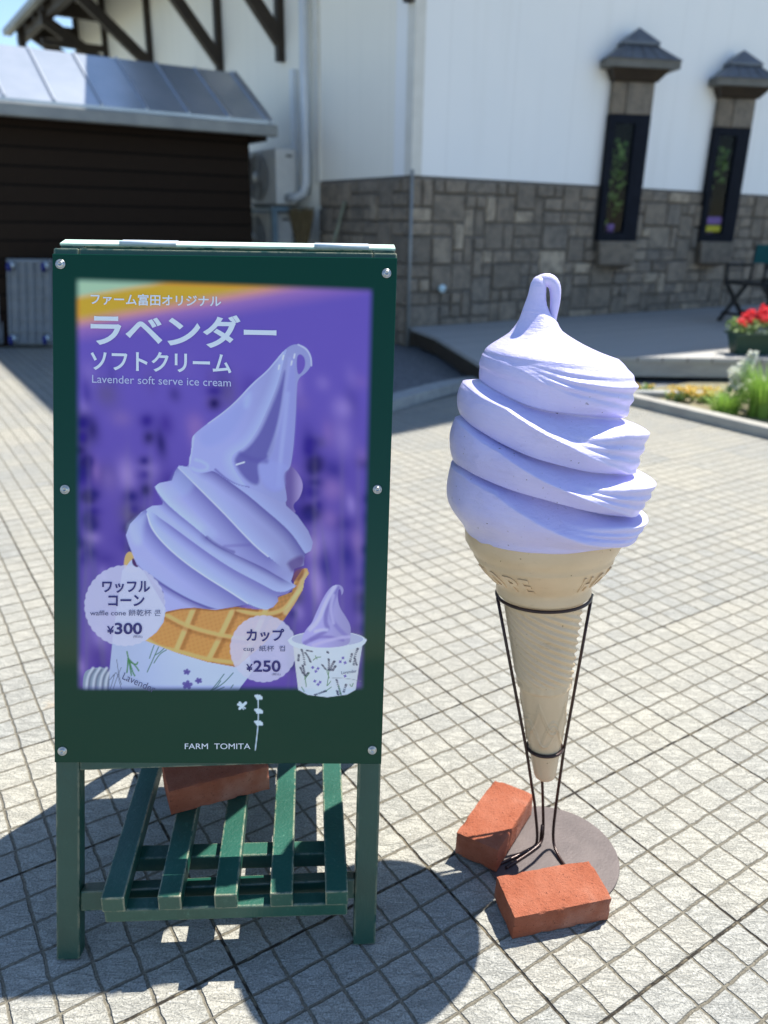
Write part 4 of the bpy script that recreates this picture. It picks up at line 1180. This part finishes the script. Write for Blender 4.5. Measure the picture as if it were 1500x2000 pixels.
stroke(Z7([(850, 905), (880, 896), (905, 888)]), 1.6, (226, 232, 250), .9, 1.2, clip=1)
poly(Z7([(560, 690), (720, 580), (880, 450), (920, 500), (820, 700), (640, 800)]), (140, 156, 220), .35, 10)
poly(Z7([(905, 420), (960, 380), (940, 500), (900, 500)]), (178, 200, 242), .5, 8)
stroke(Z7([(545, 700), (532, 800), (515, 900)]), 2, (190, 204, 244), .7, 2, clip=1)
stroke(Z7([(560, 870), (600, 880), (650, 910), (640, 945), (570, 950), (535, 930)]), 3, (178, 194, 238), .8, 3, clip=1)
stroke(Z7([(700, 940), (780, 1010), (860, 1055), (935, 1068)]), 2.2, (96, 90, 170), .7, 2, clip=1)
CLIP = np.ones(NPT)
poly(Z7([(1282, 130), (1305, 115), (1335, 140), (1342, 190), (1325, 240), (1288, 272), (1278, 200)]), (112, 92, 186), 1.0, 1.2)
stroke(Z7([(1290, 50), (1350, 80), (1382, 140), (1384, 200)]), 1.3, (206, 216, 248), .8, 1)
stroke(Z7([(1182, 105), (1130, 170), (1070, 240), (970, 325), (860, 445), (770, 525), (650, 612)]), 1.2, (196, 208, 246), .7, 1)
for (cx, cy) in ((1265, 130), (1245, 180), (1185, 140), (1155, 210)):
    stroke(Z7([(cx, cy - 12), (cx - 5, cy + 14)]), 1.6, (220, 228, 250), .8, 1.4)

# scalloped price badges
def badge(cx, cy, r, nsc):
    pts = []
    for k in range(nsc * 6):
        a = 2 * math.pi * k / (nsc * 6); rr = r * (1 + .022 * abs(math.sin(nsc * a / 2)) - .012)
        pts.append((cx + rr * math.cos(a), cy + rr * 1.0 * math.sin(a)))
    poly(pts, (206, 208, 236), .78, 1.0, False)
badge(245, 1182, 78.5, 34); badge(515, 1266, 65, 30)

# small cup
poly(Z6([(690, 760), (1345, 760), (1318, 920), (1280, 1190), (1200, 1235), (1013, 1260), (830, 1238), (738, 1190), (710, 960)]), lambda x, y: lin((222, 228, 236))[None] * (.98 - .16 * np.abs((x - 640) / 70) ** 1.6)[:, None], 1, .8, False)
el = lambda cx, cy, rx, ry, n=40: [(cx + rx * math.cos(2 * math.pi * k / n), cy + ry * math.sin(2 * math.pi * k / n)) for k in range(n)]
poly(Z6(el(1013, 722, 362, 86)), (226, 230, 240), 1, .8, False)
poly(Z6(el(1013, 712, 338, 68)), (178, 184, 214), 1, .8, False)
SW = Z6([(760, 755), (790, 655), (830, 600), (868, 560), (905, 470), (965, 340), (1020, 250), (1070, 205), (1125, 197), (1160, 225), (1167, 260), (1148, 305), (1143, 260), (1130, 235), (1113, 255), (1110, 330), (1130, 420), (1190, 505), (1235, 590), (1232, 680), (1222, 770), (1050, 795), (870, 790)])
poly(SW, lambda x, y: lin((170, 164, 220))[None] * (1.12 - .30 * sst(x, 610, 690))[:, None])
CLIP = inside(np.arange(NPT), smoothpts(SW)).astype(float)
for p, c, w in (([(1110, 230), (1010, 400), (990, 560), (1030, 620), (920, 680), (800, 750)], (118, 106, 184), 4), ([(1110, 250), (1050, 380), (1045, 500), (1100, 600), (1200, 690)], (132, 122, 196), 4), ([(1085, 215), (990, 380), (930, 540), (850, 620)], (204, 204, 244), 4), ([(1070, 300), (1040, 420), (1070, 560)], (190, 186, 232), 3), ([(860, 720), (980, 680), (1160, 720)], (124, 110, 190), 3), ([(900, 640), (960, 625), (1010, 625)], (206, 206, 244), 3), ([(880, 770), (1000, 730), (1130, 700), (1220, 690)], (196, 190, 234), 3)):
    stroke(Z6(p), w, c, .75, 3, clip=1)
CLIP = np.ones(NPT)
stroke(Z6([(653, 725), (680, 765), (800, 800), (1013, 812), (1220, 800), (1345, 765), (1372, 722)]), 2.4, (232, 236, 242), .95, 1)
def sprig(pts, c=(52, 58, 84)):
    pts = smoothpts(pts, False, 2)
    for i in range(0, len(pts) - 1):
        (x0, y0) = pts[i]
        stroke([(x0 - 1.3, y0 - .6), (x0 + 1.3, y0 + .6)], 1.0, c, .9, .7, False)
for p in ([(770, 810), (790, 870), (800, 960)], [(805, 840), (840, 890), (855, 930)], [(745, 860), (738, 920)], [(780, 960), (795, 1010), (800, 1060)], [(760, 980), (785, 1040)], [(1025, 900), (1030, 960), (1025, 1010)], [(965, 955), (1000, 1000)], [(1080, 920), (1055, 960), (1040, 1010)], [(1090, 965), (1060, 1010)], [(1245, 850), (1225, 930)], [(1300, 800), (1275, 860), (1260, 960)], [(1270, 890), (1290, 960)], [(1100, 1095), (1120, 1170), (1140, 1235)], [(1190, 1140), (1165, 1215)], [(1105, 1200), (1115, 1240)], [(1000, 1200), (960, 1215), (890, 1240)], [(835, 1030), (805, 1065)], [(820, 820), (870, 828)], [(1015, 832), (1018, 842)]):
    sprig(Z6(p))
for p in ([(800, 1060), (815, 1160)], [(845, 1030), (800, 1090)], [(1028, 1010), (1020, 1090), (1010, 1150)], [(1045, 1110), (1015, 1150)], [(1005, 1000), (1030, 1080)], [(880, 910), (910, 885), (950, 880)], [(900, 870), (915, 900)], [(1225, 1140), (1245, 1165), (1255, 1130)], [(770, 1165), (795, 1205)], [(1050, 1165), (1000, 1200)], [(1140, 1235), (1120, 1150)]):
    stroke(Z6(p), .8, (78, 132, 84), .95, .7)
for cx, cy in ((905, 1015), (875, 980), (925, 990), (1160, 890), (1135, 925), (1180, 935), (925, 1140), (895, 1108), (945, 1118), (1180, 1060)):
    for k in range(4):
        a = k * 1.57 + cx; stroke(Z6([(cx, cy), (cx + 11 * math.cos(a), cy + 11 * math.sin(a))]), 1.1, (98, 86, 176), .95, .8, False)
stroke(Z6([(1060, 1078), (1150, 1080), (1260, 1092), (1335, 1112)]), .5, (120, 130, 140), .7, .5)
# lavender stem emblem and bee
stroke(Z4([(867, 862), (868, 960), (862, 1020), (855, 1078)]), 1.0, (214, 228, 238), 1, .7)
for cy in (862, 920, 970):
    for k in range(8):
        a = -2.6 + k * .30 + (0.1 if k % 2 else 0)
        stroke(Z4([(864, cy + 2), (864 + 20 * math.cos(a + .5) * (1.0 if cy > 900 else .9), cy + 1 + 13 * math.sin(a + .5))]), 1.7, (214, 228, 238), 1, .8, False)
for (a0, b0, a1, b1, w) in ((790, 905, 815, 882, 2.6), (784, 888, 800, 896, 2.3), (790, 880, 802, 892, 2.0), (805, 898, 813, 904, 1.2), (798, 900, 806, 908, 1.0)):
    stroke(Z4([(a0, b0), (a1, b1)]), w, (214, 228, 238), 1, .8, False)

# build the sheet mesh
fi = np.arange(NX * NY).reshape(NY, NX)
quads = np.stack([fi[:-1, :-1], fi[:-1, 1:], fi[1:, 1:], fi[1:, :-1]], -1).reshape(-1, 4)
me = bpy.data.meshes.new('poster_panel')
vv = PTS.reshape(-1, 3) - np.array(ROOT[sign.name])
bord = np.concatenate([fi[0, :], fi[1:, -1], fi[-1, -2::-1], fi[-2:0:-1, 0]])
nb_ = len(bord)
vb = vv[bord] - np.array(EN) * 0.0035
allv = np.concatenate([vv, vb])
k = np.arange(nb_); k2 = (k + 1) % nb_
side = np.stack([bord[k2], bord[k], NPT + k, NPT + k2], -1)
allf = np.concatenate([quads, side])
me.vertices.add(len(allv)); me.vertices.foreach_set('co', allv.astype(np.float32).ravel())
me.loops.add(allf.size); me.loops.foreach_set('vertex_index', allf.astype(np.int32).ravel())
me.polygons.add(len(allf)); me.polygons.foreach_set('loop_start', np.arange(0, allf.size, 4, dtype=np.int32)); me.polygons.foreach_set('loop_total', np.full(len(allf), 4, dtype=np.int32))
me.update(calc_edges=True); me.validate()
ca = me.color_attributes.new('print', 'FLOAT_COLOR', 'POINT')
rgba = np.ones((len(allv), 4), np.float32)
gain = 1.2
rgba[:NPT, :3] = np.clip(IMG * gain * (1 + AM[:, None] * np.array([.20, .05, -.06])), 0, .9); rgba[NPT:, :3] = GREEN
ca.data.foreach_set('color', rgba.ravel())
me.materials.append(m_print)
poster = bpy.data.objects.new('poster_panel', me); COL.objects.link(poster); poster.parent = sign; ROOT[poster.name] = ROOT[sign.name]

# ---- lettering
def text_geom(body, bold=0.0, shear=0.0, extrude=0.0):
    cu = bpy.data.curves.new('txt', 'FONT'); cu.body = body; cu.size = 1.0; cu.offset = bold; cu.shear = shear; cu.extrude = extrude; cu.resolution_u = 4
    ob = bpy.data.objects.new('txt', cu); COL.objects.link(ob)
    dg = bpy.context.evaluated_depsgraph_get(); dg.update()
    ev = ob.evaluated_get(dg); mm = ev.to_mesh()
    vs = [v.co.copy() for v in mm.vertices]; fs = [tuple(p.vertices) for p in mm.polygons]
    ev.to_mesh_clear(); bpy.data.objects.remove(ob); bpy.data.curves.remove(cu)
    return vs, fs
def lettering(body, x0, x1, yt, yb, m, bold=0.0, slope=0.028, off=0.0052, rot=None, shear=0):
    vs, fs = text_geom(body, bold, shear)
    if not vs: return
    mnx = min(v.x for v in vs); mxx = max(v.x for v in vs); mny = min(v.y for v in vs); mxy = max(v.y for v in vs)
    out = []
    for v in vs:
        a = (v.x - mnx) / (mxx - mnx); b = (v.y - mny) / (mxy - mny)
        x = x0 + a * (x1 - x0); y = yb + b * (yt - yb) + slope * (x - x0)
        if rot: 
            c, s = math.cos(rot), math.sin(rot); dx, dy = x - x0, y - yb; x, y = x0 + c * dx - s * dy, yb + s * dx + c * dy
        out.append(from_art(x, y, off))
    return link_mesh('lettering', out, fs, m, poster)
lettering('ファーム富田オリジナル', 177, 432, 572.5, 595, m_txtwhite, 0.018, 0.018)
lettering('ラベンダー', 177, 540, 610, 675, m_txtwhite, 0.026, 0.020)
lettering('ソフトクリーム', 177, 452, 684, 723, m_txtwhite, 0.022, 0.024)
lettering('Lavender soft serve ice cream', 180, 451, 732, 747.5, m_txtlilac, 0.0, 0.028)
lettering('ワッフル', 199.5, 293, 1135, 1158, m_txtblue, 0.024, 0.0)
lettering('コーン', 211.5, 282, 1162, 1184, m_txtblue, 0.024, 0.0)
lettering('waffle cone 餅乾杯 콘', 176, 314, 1190.5, 1203, m_txtgrey, 0.0, 0.0)
lettering('¥', 209, 222.5, 1223, 1238.5, m_txtblue, 0.02, 0.0)
lettering('300', 224, 277.5, 1216.5, 1239, m_txtblue, 0.022, 0.0)
lettering('(税込)', 260, 278, 1240.5, 1246.5, m_txtgrey, 0.0, 0.0)
lettering('カップ', 481, 555, 1228, 1253, m_txtblue, 0.024, 0.0)
lettering('cup  紙杯  컵', 475.5, 556.5, 1261, 1274, m_txtgrey, 0.0, 0.0)
lettering('¥', 481, 493.5, 1297, 1311.5, m_txtblue, 0.02, 0.0)
lettering('250', 495, 548, 1290, 1312.5, m_txtblue, 0.022, 0.0)
lettering('(税込)', 531, 548, 1314.5, 1320, m_txtgrey, 0.0, 0.0)
lettering('FARM  TOMITA', 361, 489, 1452, 1463, m_txtwhite, 0.0, 0.0)
lettering('Lavender', 238, 306, 1312, 1326, m_txtgrey, -0.006, 0.0, rot=0.42)
lettering('Lavender', 667, 697, 1311, 1317, m_txtgrey, -0.006, 0.0, rot=-0.12)

# screws
for x, y in ((118, 516), (755, 534), (127, 956), (737, 956), (122, 1467), (727, 1465)):
    c = from_art(x, y, OFFP + .0002)
    b = MB(); b.lathe([(.0085, 0), (.0085, .0010), (.0070, .0020), (.0062, .0012), (.0058, .0012), (.0050, .0036), (.0024, .0044), (.0022, .0030), (.0, .0030)], c, EN, 20)
    obj('screw', b, m_steel, sign, True)

# ================================================================== SLATTED RACK through the sign
rack = thing('slatted_rack', 'worn green slatted wooden shelf lying through the legs of the sign', 'shelf', (-0.28, 1.30, 0.10))
y1 = R(3.44); y2 = R(5.5)
RA = Vector((math.cos(y1), math.sin(y1), 0)); RB = Vector((-math.sin(y2), math.cos(y2), 0)); RO = Vector((-0.5005, 1.0744, 0))
def rbox(mb, a0, a1, b0, b1, z0, z1):
    P = lambda a, b, z: RO + RA * a + RB * b + Vector((0, 0, z))
    return mb.hexa([P(a0, b0, z0), P(a1, b0, z0), P(a1, b1, z0), P(a0, b1, z0), P(a0, b0, z1), P(a1, b0, z1), P(a1, b1, z1), P(a0, b1, z1)])
for i in range(5):
    a = i * 0.1015
    b = MB(); rbox(b, a, a + .042, 0.0, .60, .1335, .166); obj('slat', b, m_glarewood, rack, bevel=0.002)
for b0, b1, z0 in ((0.004, .034, .103), (.128, .165, .098), (.50, .535, .103)):
    b = MB(); rbox(b, 0.001, .447, b0, b1, z0, .1333); obj('rail', b, m_glarewood, rack, bevel=0.004, seg=3)

# ================================================================== BRICKS
def brick_mesh():
    nx, ny, nz = 30, 15, 9
    L, W, H = .21, .10, .06
    vs = {}; verts = []; faces = []
    def vid(i, j, k):
        if (i, j, k) not in vs:
            p = Vector((-L / 2 + L * i / nx, -W / 2 + W * j / ny, H * k / nz))
            ex = (i in (0, nx)) + (j in (0, ny)) + (k in (0, nz))
            c = Vector((0, 0, H / 2)); d = (p - c)
            n = noise.noise(p * 55) * .0012 + noise.noise(p * 160) * .0006
            if ex >= 2:
                pull = .0007 + .0042 * max(0, noise.noise(p * 38 + Vector((3, 1, 7)))) ** 1.0
                p = c + Vector((d.x - math.copysign(pull, d.x) * (i in (0, nx)), d.y - math.copysign(pull, d.y) * (j in (0, ny)), d.z - math.copysign(pull, d.z) * (k in (0, nz))))
            else:
                p = p + Vector((math.copysign(n, d.x) if i in (0, nx) else 0, math.copysign(n, d.y) if j in (0, ny) else 0, n if k in (0, nz) else 0))
            vs[(i, j, k)] = len(verts); verts.append(p)
        return vs[(i, j, k)]
    for i in range(nx):
        for j in range(ny):
            faces.append((vid(i, j, nz), vid(i + 1, j, nz), vid(i + 1, j + 1, nz), vid(i, j + 1, nz)))
            faces.append((vid(i, j + 1, 0), vid(i + 1, j + 1, 0), vid(i + 1, j, 0), vid(i, j, 0)))
    for i in range(nx):
        for k in range(nz):
            faces.append((vid(i, 0, k), vid(i + 1, 0, k), vid(i + 1, 0, k + 1), vid(i, 0, k + 1)))
            faces.append((vid(i + 1, ny, k), vid(i, ny, k), vid(i, ny, k + 1), vid(i + 1, ny, k + 1)))
    for j in range(ny):
        for k in range(nz):
            faces.append((vid(nx, j, k), vid(nx, j + 1, k), vid(nx, j + 1, k + 1), vid(nx, j, k + 1)))
            faces.append((vid(0, j + 1, k), vid(0, j, k), vid(0, j, k + 1), vid(0, j + 1, k + 1)))
    return verts, faces
bv_, bf_ = brick_mesh()
brick = link_mesh('brick', bv_, bf_, m_brick, None, True)
brick.data.set_sharp_from_angle(angle=R(38))
def place(o, loc, rz, rx=0.0, ry=0.0, label=''):
    o.location = loc
    o.rotation_euler = (Matrix.Rotation(rz, 3, 'Z') @ Matrix.Rotation(rx, 3, 'X') @ Matrix.Rotation(ry, 3, 'Y')).to_euler()
    tag(o, label, 'brick', 'red bricks used as weights')
place(brick, (0.357, 1.222, 0.0035), R(14.0), R(3.0), 0, 'red brick lying in front of the round base plate')
b2 = brick.copy(); COL.objects.link(b2); place(b2, (0.268, 1.4265, 0.0066), R(59.2), 0, R(0.4), 'red brick lying on the left side of the round base plate')
b3 = brick.copy(); COL.objects.link(b3); place(b3, (-0.352, 1.375, 0.1668), R(23.5), 0, R(0), 'dark shaded red brick weighing down the green slats')

# ================================================================== GIANT ICE CREAM
AXB = Vector((0.377, 1.378, 0)); AXD = Vector((-0.082, 0.078, 1.0)).normalized()
LYA = (Vector((0, 1, 0)) - AXD * AXD.y).normalized()
LXA = Vector((1, 0, 0.045)).normalized()
def AXP(h, x=0.0, y=0.0): return AXB + AXD * h + LXA * x + LYA * y      # the model leans back and to the left
def AXN(a):   # the same for arrays of (x, y, h)
    return np.array(AXB) + a[..., 2:3] * np.array(AXD) + a[..., 0:1] * np.array(LXA) + a[..., 1:2] * np.array(LYA)
ice = thing('giant_ice_cream', 'giant lavender soft serve ice cream model in a tan cone', 'ice cream model', tuple(AXP(0.21)))
# swirl
NT_ = 220
th = np.linspace(0, 2 * np.pi, NT_, endpoint=False)
w = .5 + .5 * np.cos(th)
# heights of the lower edge of every coil at w = 0 (left), .25, .5 (front), 1 (right)
EDGE = [(1.112, 1.104, 1.098, 1.093), (1.058, 1.022, 1.007, .981), (.991, .944, .917, .880), (.904, .878, .852, .803), (.757, .764, .766, .752)]
PF = [np.polyfit([0, .25, .5, 1.0], e, 3) for e in EDGE]
def edge(n, i):
    fr = float(np.polyval(PF[n], w[i])); bk = EDGE[n][0] * (1 - w[i]) + EDGE[n][3] * w[i]
    k = float(sst(np.array(-math.sin(th[i])), -.5, .25))
    return fr * k + bk * (1 - k)
WK = [0, .24, .5, .8, 1.0]
def knots(wv):
    I = lambda *v: float(np.interp(wv, WK, v))
    rim = float(np.interp(wv, [0, .2, .4, .5, .6, .85, 1], [.05, .07, .40, .53, .67, .95, .96]))
    g = I(-.050, -.060, -.075, -.060, -.050)
    f1 = I(.5 * rim, .5 * rim, .55 * rim, .22, .22)
    d1 = I(-.026, -.030, -.032, -.005, 0)
    d2 = I(-.014, -.003, -.001, -.014, -.028)
    d3 = I(-.010, -.017, -.027, -.028, -.034)
    return np.array([0, min(.03, f1 * .4), f1, rim - .012, rim + .012, .975, 1.0]), np.array([g, g + .003, d1, d2, d2 - .0005, d3, g])
RAD = [.1435, .178, .194, .1935]; SHF = [.030, .020, .018, .006]
NF = 48
rows = []   # each row: array of (x offset, y offset, z) for all th
def add_row(c, r, z): rows.append(np.stack([c + r * np.cos(th), r * np.sin(th), z], -1))
one = np.ones(NT_)
neck = [(1.2445, -.010, .001), (1.2435, -.010, .006), (1.240, -.010, .0105), (1.232, -.012, .0135), (1.221, -.014, .0148), (1.210, -.016, .016), (1.200, -.0178, .018), (1.191, -.019, .0205), (1.177, -.0195, .0255), (1.168, -.0185, .030), (1.160, -.0175, .0355), (1.152, -.019, .040), (1.144, -.020, .046)]
neck = [(z, c + .009 + .002 * min(1, (1.2445 - z) / .08), r * 1.04) for z, c, r in neck]
for z, c, r in neck: add_row(c, r * one, z * one)
def ring_row(n, fv):
    """fv: array of f for every theta"""
    r = np.zeros(NT_); z = np.zeros(NT_)
    for i in range(NT_):
        kf, kr = knots(w[i]); f = fv[i]
        fk = f
        dr = np.interp(fk, kf, kr)
        if n == 0:
            rim0 = float(np.interp(w[i], [0, .2, .35, .5, .7, .85, 1], [.12, .25, .50, .66, .80, .90, .95]))
            b0 = -.022 * w[i] ** 2
            if f <= rim0: dr = -.012 * (1 - w[i]) * (1 - f / rim0) + b0 * max(0.0, (f - .45) / max(.05, rim0 - .45)) * (rim0 > .45)
            elif f < .975: dr = b0 + (kr[5] - b0) * ((f - rim0) / (.975 - rim0)) ** 1.2
            else: dr = kr[5] + (kr[6] - kr[5]) * (f - .975) / .025
        lb = max(0.0, 1 - w[i] / .45)
        dr += (.013 if n else .005) * lb * math.sin(math.pi * min(1, fk * 1.02)) ** .8
        # ribs pressed by the star nozzle
        f1 = kf[2]; f2 = kf[4]
        a = (fk - f1) / max(.02, f2 - f1)
        if n == 0: a = f / rim0
        if 0 < a < 1:
            amp = .0026 * float(sst(w[i], .42, .85)) * math.sin(math.pi * a)
            if n == 0: amp = .0026 * float(sst(w[i], .20, .5)) * math.sin(math.pi * a) ** .7
            dr += amp * math.sin(2 * math.pi * (3.0 if n else 4.5) * a)
        r[i] = RAD[n] + dr
        if n == 0:
            k0 = max(0.0, 1 - f / .45)
            r[i] = RAD[0] + dr * (1 - k0 * .9) - .034 * w[i] * k0 ** 1.5 - .008 * (1 - w[i]) * k0
        if n == 3:
            e = float(sst(np.array(f), max(.40, kf[3]) - .12, 1.0))
            r[i] = r[i] * (1 - e) + (.1935 - .0355 * e) * e if fk > kf[3] - .12 else r[i]
        else:
            r[i] += (RAD[n + 1] - RAD[n]) * max(0, f - .55) * .55
        z[i] = edge(n, i) * (1 - f) + edge(n + 1, i) * f
    return r, z
f0 = 0.0 * w
r_a, z_a = ring_row(0, f0)
last = neck[-1]
for q in (.12, .25, .4, .55, .7, .85):
    e = q ** 1.0
    rr = last[2] * (1 - e) + r_a * e
    zz = last[0] * (1 - e) + z_a * e
    sag = np.sin(np.pi * q) * (.002 + .016 * w)
    cc = last[1] * (1 - e) + SHF[0] * e
    add_row(cc, rr - sag * .35 + .010 * math.sin(math.pi * q) * q, zz - sag * .25)
for n in range(4):
    for j in range(NF):
        q = j / NF
        fv = (f0 * (1 - q) + q) if n == 0 else np.full(NT_, q)
        r, z = ring_row(n, fv)
        c = SHF[n] + (SHF[min(n + 1, 3)] - SHF[n]) * max(0, q - .6)
        add_row(c, r, z)
for q in (.3, .7, 1.0): add_row(.004 * (1 - q), (.1560 - .014 * q) * one, (.7615 + .004 * q) * one)
rows = np.array(rows)
nr = len(rows)
pos = AXN(rows)
# slow hand-made unevenness
fl = pos.reshape(-1, 3)
for i in range(len(fl)):
    p = Vector(fl[i]); fl[i, :2] += (noise.noise(p * 14) * .0016 + noise.noise(p * 40) * .0006)
    fl[i, 2] += noise.noise(p * 11 + Vector((5, 5, 5))) * .0022
gi = np.arange(nr * NT_).reshape(nr, NT_)
fa = np.stack([gi[:-1], gi[1:], np.roll(gi[1:], -1, 1), np.roll(gi[:-1], -1, 1)], -1).reshape(-1, 4)
swirl = link_mesh('swirl', fl, [tuple(int(x) for x in f) for f in fa], m_cream_swirl, ice, True)
hp = [(-.004, 1.2320), (.006, 1.2365), (.016, 1.2355), (.0235, 1.2290), (.0265, 1.2190), (.0270, 1.2080), (.0262, 1.1960), (.0245, 1.1830), (.0225, 1.1700), (.0215, 1.1560)]
hr = [.0105, .0115, .0118, .0114, .0106, .0098, .0090, .0078, .0066, .0060]
mb = MB(); mb.tube([AXP(z, x) for x, z in smoothpts(hp, False, 1)], list(np.interp(np.linspace(0, 1, len(smoothpts(hp, False, 1))), np.linspace(0, 1, len(hr)), hr)), 14)
obj('curl_tip', mb, m_cream_swirl, swirl, True)
# cone
prof = [(.778, .146), (.776, .151), (.766, .1535), (.745, .1535), (.728, .1455), (.716, .1375), (.712, .1382), (.709, .1365), (.692, .1270), (.676, .1140), (.664, .1030), (.657, .0975), (.652, .0950), (.645, .0945), (.638, .0950), (.632, .0945), (.628, .0910), (.624, .0845), (.619, .0800)]
zz_ = np.concatenate([[p[0] for p in prof], np.linspace(.612, .430, 100), [.428, .426, .4235, .422, .420], np.linspace(.416, .288, 80), [.284, .280, .275, .270, .260, .245, .230, .215, .205, .199, .1945, .1920, .1910]])
base_r = np.interp(-zz_, -np.array([p[0] for p in prof] + [.612, .430, .428, .4235, .420, .300, .280, .258, .215, .205, .199, .1945, .1920, .1910]), np.array([p[1] for p in prof] + [.0785, .0560, .0565, .0560, .0525, .0375, .0345, .0315, .0252, .0236, .0212, .0165, .0080, .0005]))
NC = 160
tc = np.linspace(0, 2 * np.pi, NC, endpoint=False)
Rr = np.tile(base_r[:, None], (1, NC)); ZZ = np.tile(zz_[:, None], (1, NC))
rib = np.sin(13 * tc[None] + 370 * ZZ)
m1 = sst(ZZ, .434, .456) * (1 - sst(ZZ, .600, .615))
Rr += .0026 * rib * m1
sc = .0014 * np.abs(np.sin(9 * tc[None])); Rr += np.where((ZZ > .4205) & (ZZ < .434), sc, 0)
for zc, am, ph in ((.397, .062, 0.2), (.384, .060, 0.2), (.282, -.062, .2), (.295, -.060, .2), (.337, .045, 1.25)):
    lz = zc - am * np.abs(np.cos(2.5 * tc[None] + ph))
    Rr += .0022 * np.exp(-((ZZ - lz) / .0030) ** 2) * (1 - sst(ZZ, .406, .418)) * sst(ZZ, .284, .294)
cp = AXN(np.stack([Rr * np.cos(tc), Rr * np.sin(tc), ZZ], -1))
gi = np.arange(len(zz_) * NC).reshape(len(zz_), NC)
fa = np.stack([gi[:-1], gi[1:], np.roll(gi[1:], -1, 1), np.roll(gi[:-1], -1, 1)], -1).reshape(-1, 4)
cone = link_mesh('cone', cp.reshape(-1, 3), [tuple(int(x) for x in f) for f in fa], m_cone, ice, True)
# raised letters round the bowl of the cone
br = lambda z: float(np.interp(-z, -np.array([p[0] for p in prof]), np.array([p[1] for p in prof])))
def emboss(ch, a0, a1):
    vs, fs = text_geom(ch, 0.03, -0.28, .02)
    mnx = min(v.x for v in vs); mxx = max(v.x for v in vs); mny = min(v.y for v in vs); mxy = max(v.y for v in vs); mnz = min(v.z for v in vs); mxz = max(v.z for v in vs)
    out = []
    for v in vs:
        a = R(a0 + (a1 - a0) * (v.x - mnx) / (mxx - mnx)); z = .664 + .038 * (v.y - mny) / (mxy - mny)
        rr = br(z) + (-.001 + .0044 * (v.z - mnz) / (mxz - mnz))
        out.append(AXP(z, math.sin(a) * rr, -math.cos(a) * rr))
    link_mesh('raised_letter', out, fs, m_cone, cone)
for ch, a in (('H', 24), ('O', 40), ('P', 57), ('E', 72), ('H', -78), ('O', -62), ('P', -45), ('E', -31)):
    emboss(ch, a, a + 12.5)

# wire stand
st_ = thing('wire_stand', 'dark wire stand on a round brown plate holding the giant cone', 'stand', (0.385, 1.37, 0))
mb = MB(); mb.lathe([(0, .0003), (.1495, .0003), (.150, .001), (.150, .0052), (.149, .006), (0, .006)], (0.385, 1.37, 0), seg=96)
obj('base_plate', mb, m_plate, st_)
for z, r, rt in ((.6245, .0940, .0034), (.2705, .0372, .0036)):
    mb = MB()
    mb.tube([AXP(z, math.cos(a) * r, math.sin(a) * r) for a in np.linspace(0, 2 * math.pi, 64, endpoint=False)], rt, 10, True)
    obj('ring', mb, m_rod, st_, True)
def rod(ang, feet, r=.0033):
    a = R(ang); d = Vector((math.cos(a), math.sin(a), 0))
    pts = [AXP(.626, d.x * .0965, d.y * .0965), AXP(.45, d.x * .0690, d.y * .0690), AXP(.2705, d.x * .0412, d.y * .0412), AXP(.13, d.x * .024, d.y * .024)]
    pts = pts + [Vector(f) for f in feet]
    # round the lower bend
    lo = smoothpts([tuple(p) for p in []], False) if False else None
    dense = [pts[0], pts[1], pts[2], pts[3]]
    q = pts[3:]
    for _ in range(3):
        nq = [q[0]]
        for i in range(len(q) - 1): nq += [q[i] * .75 + q[i + 1] * .25, q[i] * .25 + q[i + 1] * .75]
        nq.append(q[-1]); q = nq
    mb = MB(); mb.tube(dense[:3] + q, r, 10)
    obj('rod', mb, m_rod, st_, True)
rod(190, [(.361, 1.392, .02), (.350, 1.380, .010), (.268, 1.333, .0098)])
rod(-6, [(.393, 1.396, .024), (.398, 1.362, .010), (.425, 1.290, .0098)])
rod(92, [(.376, 1.405, .02), (.362, 1.385, .010), (.280, 1.322, .0098)])
mb = MB(); mb.tube([(.369, 1.402, .006), (.369, 1.402, .055)], .0034, 10); obj('stub', mb, m_rod, st_, True)
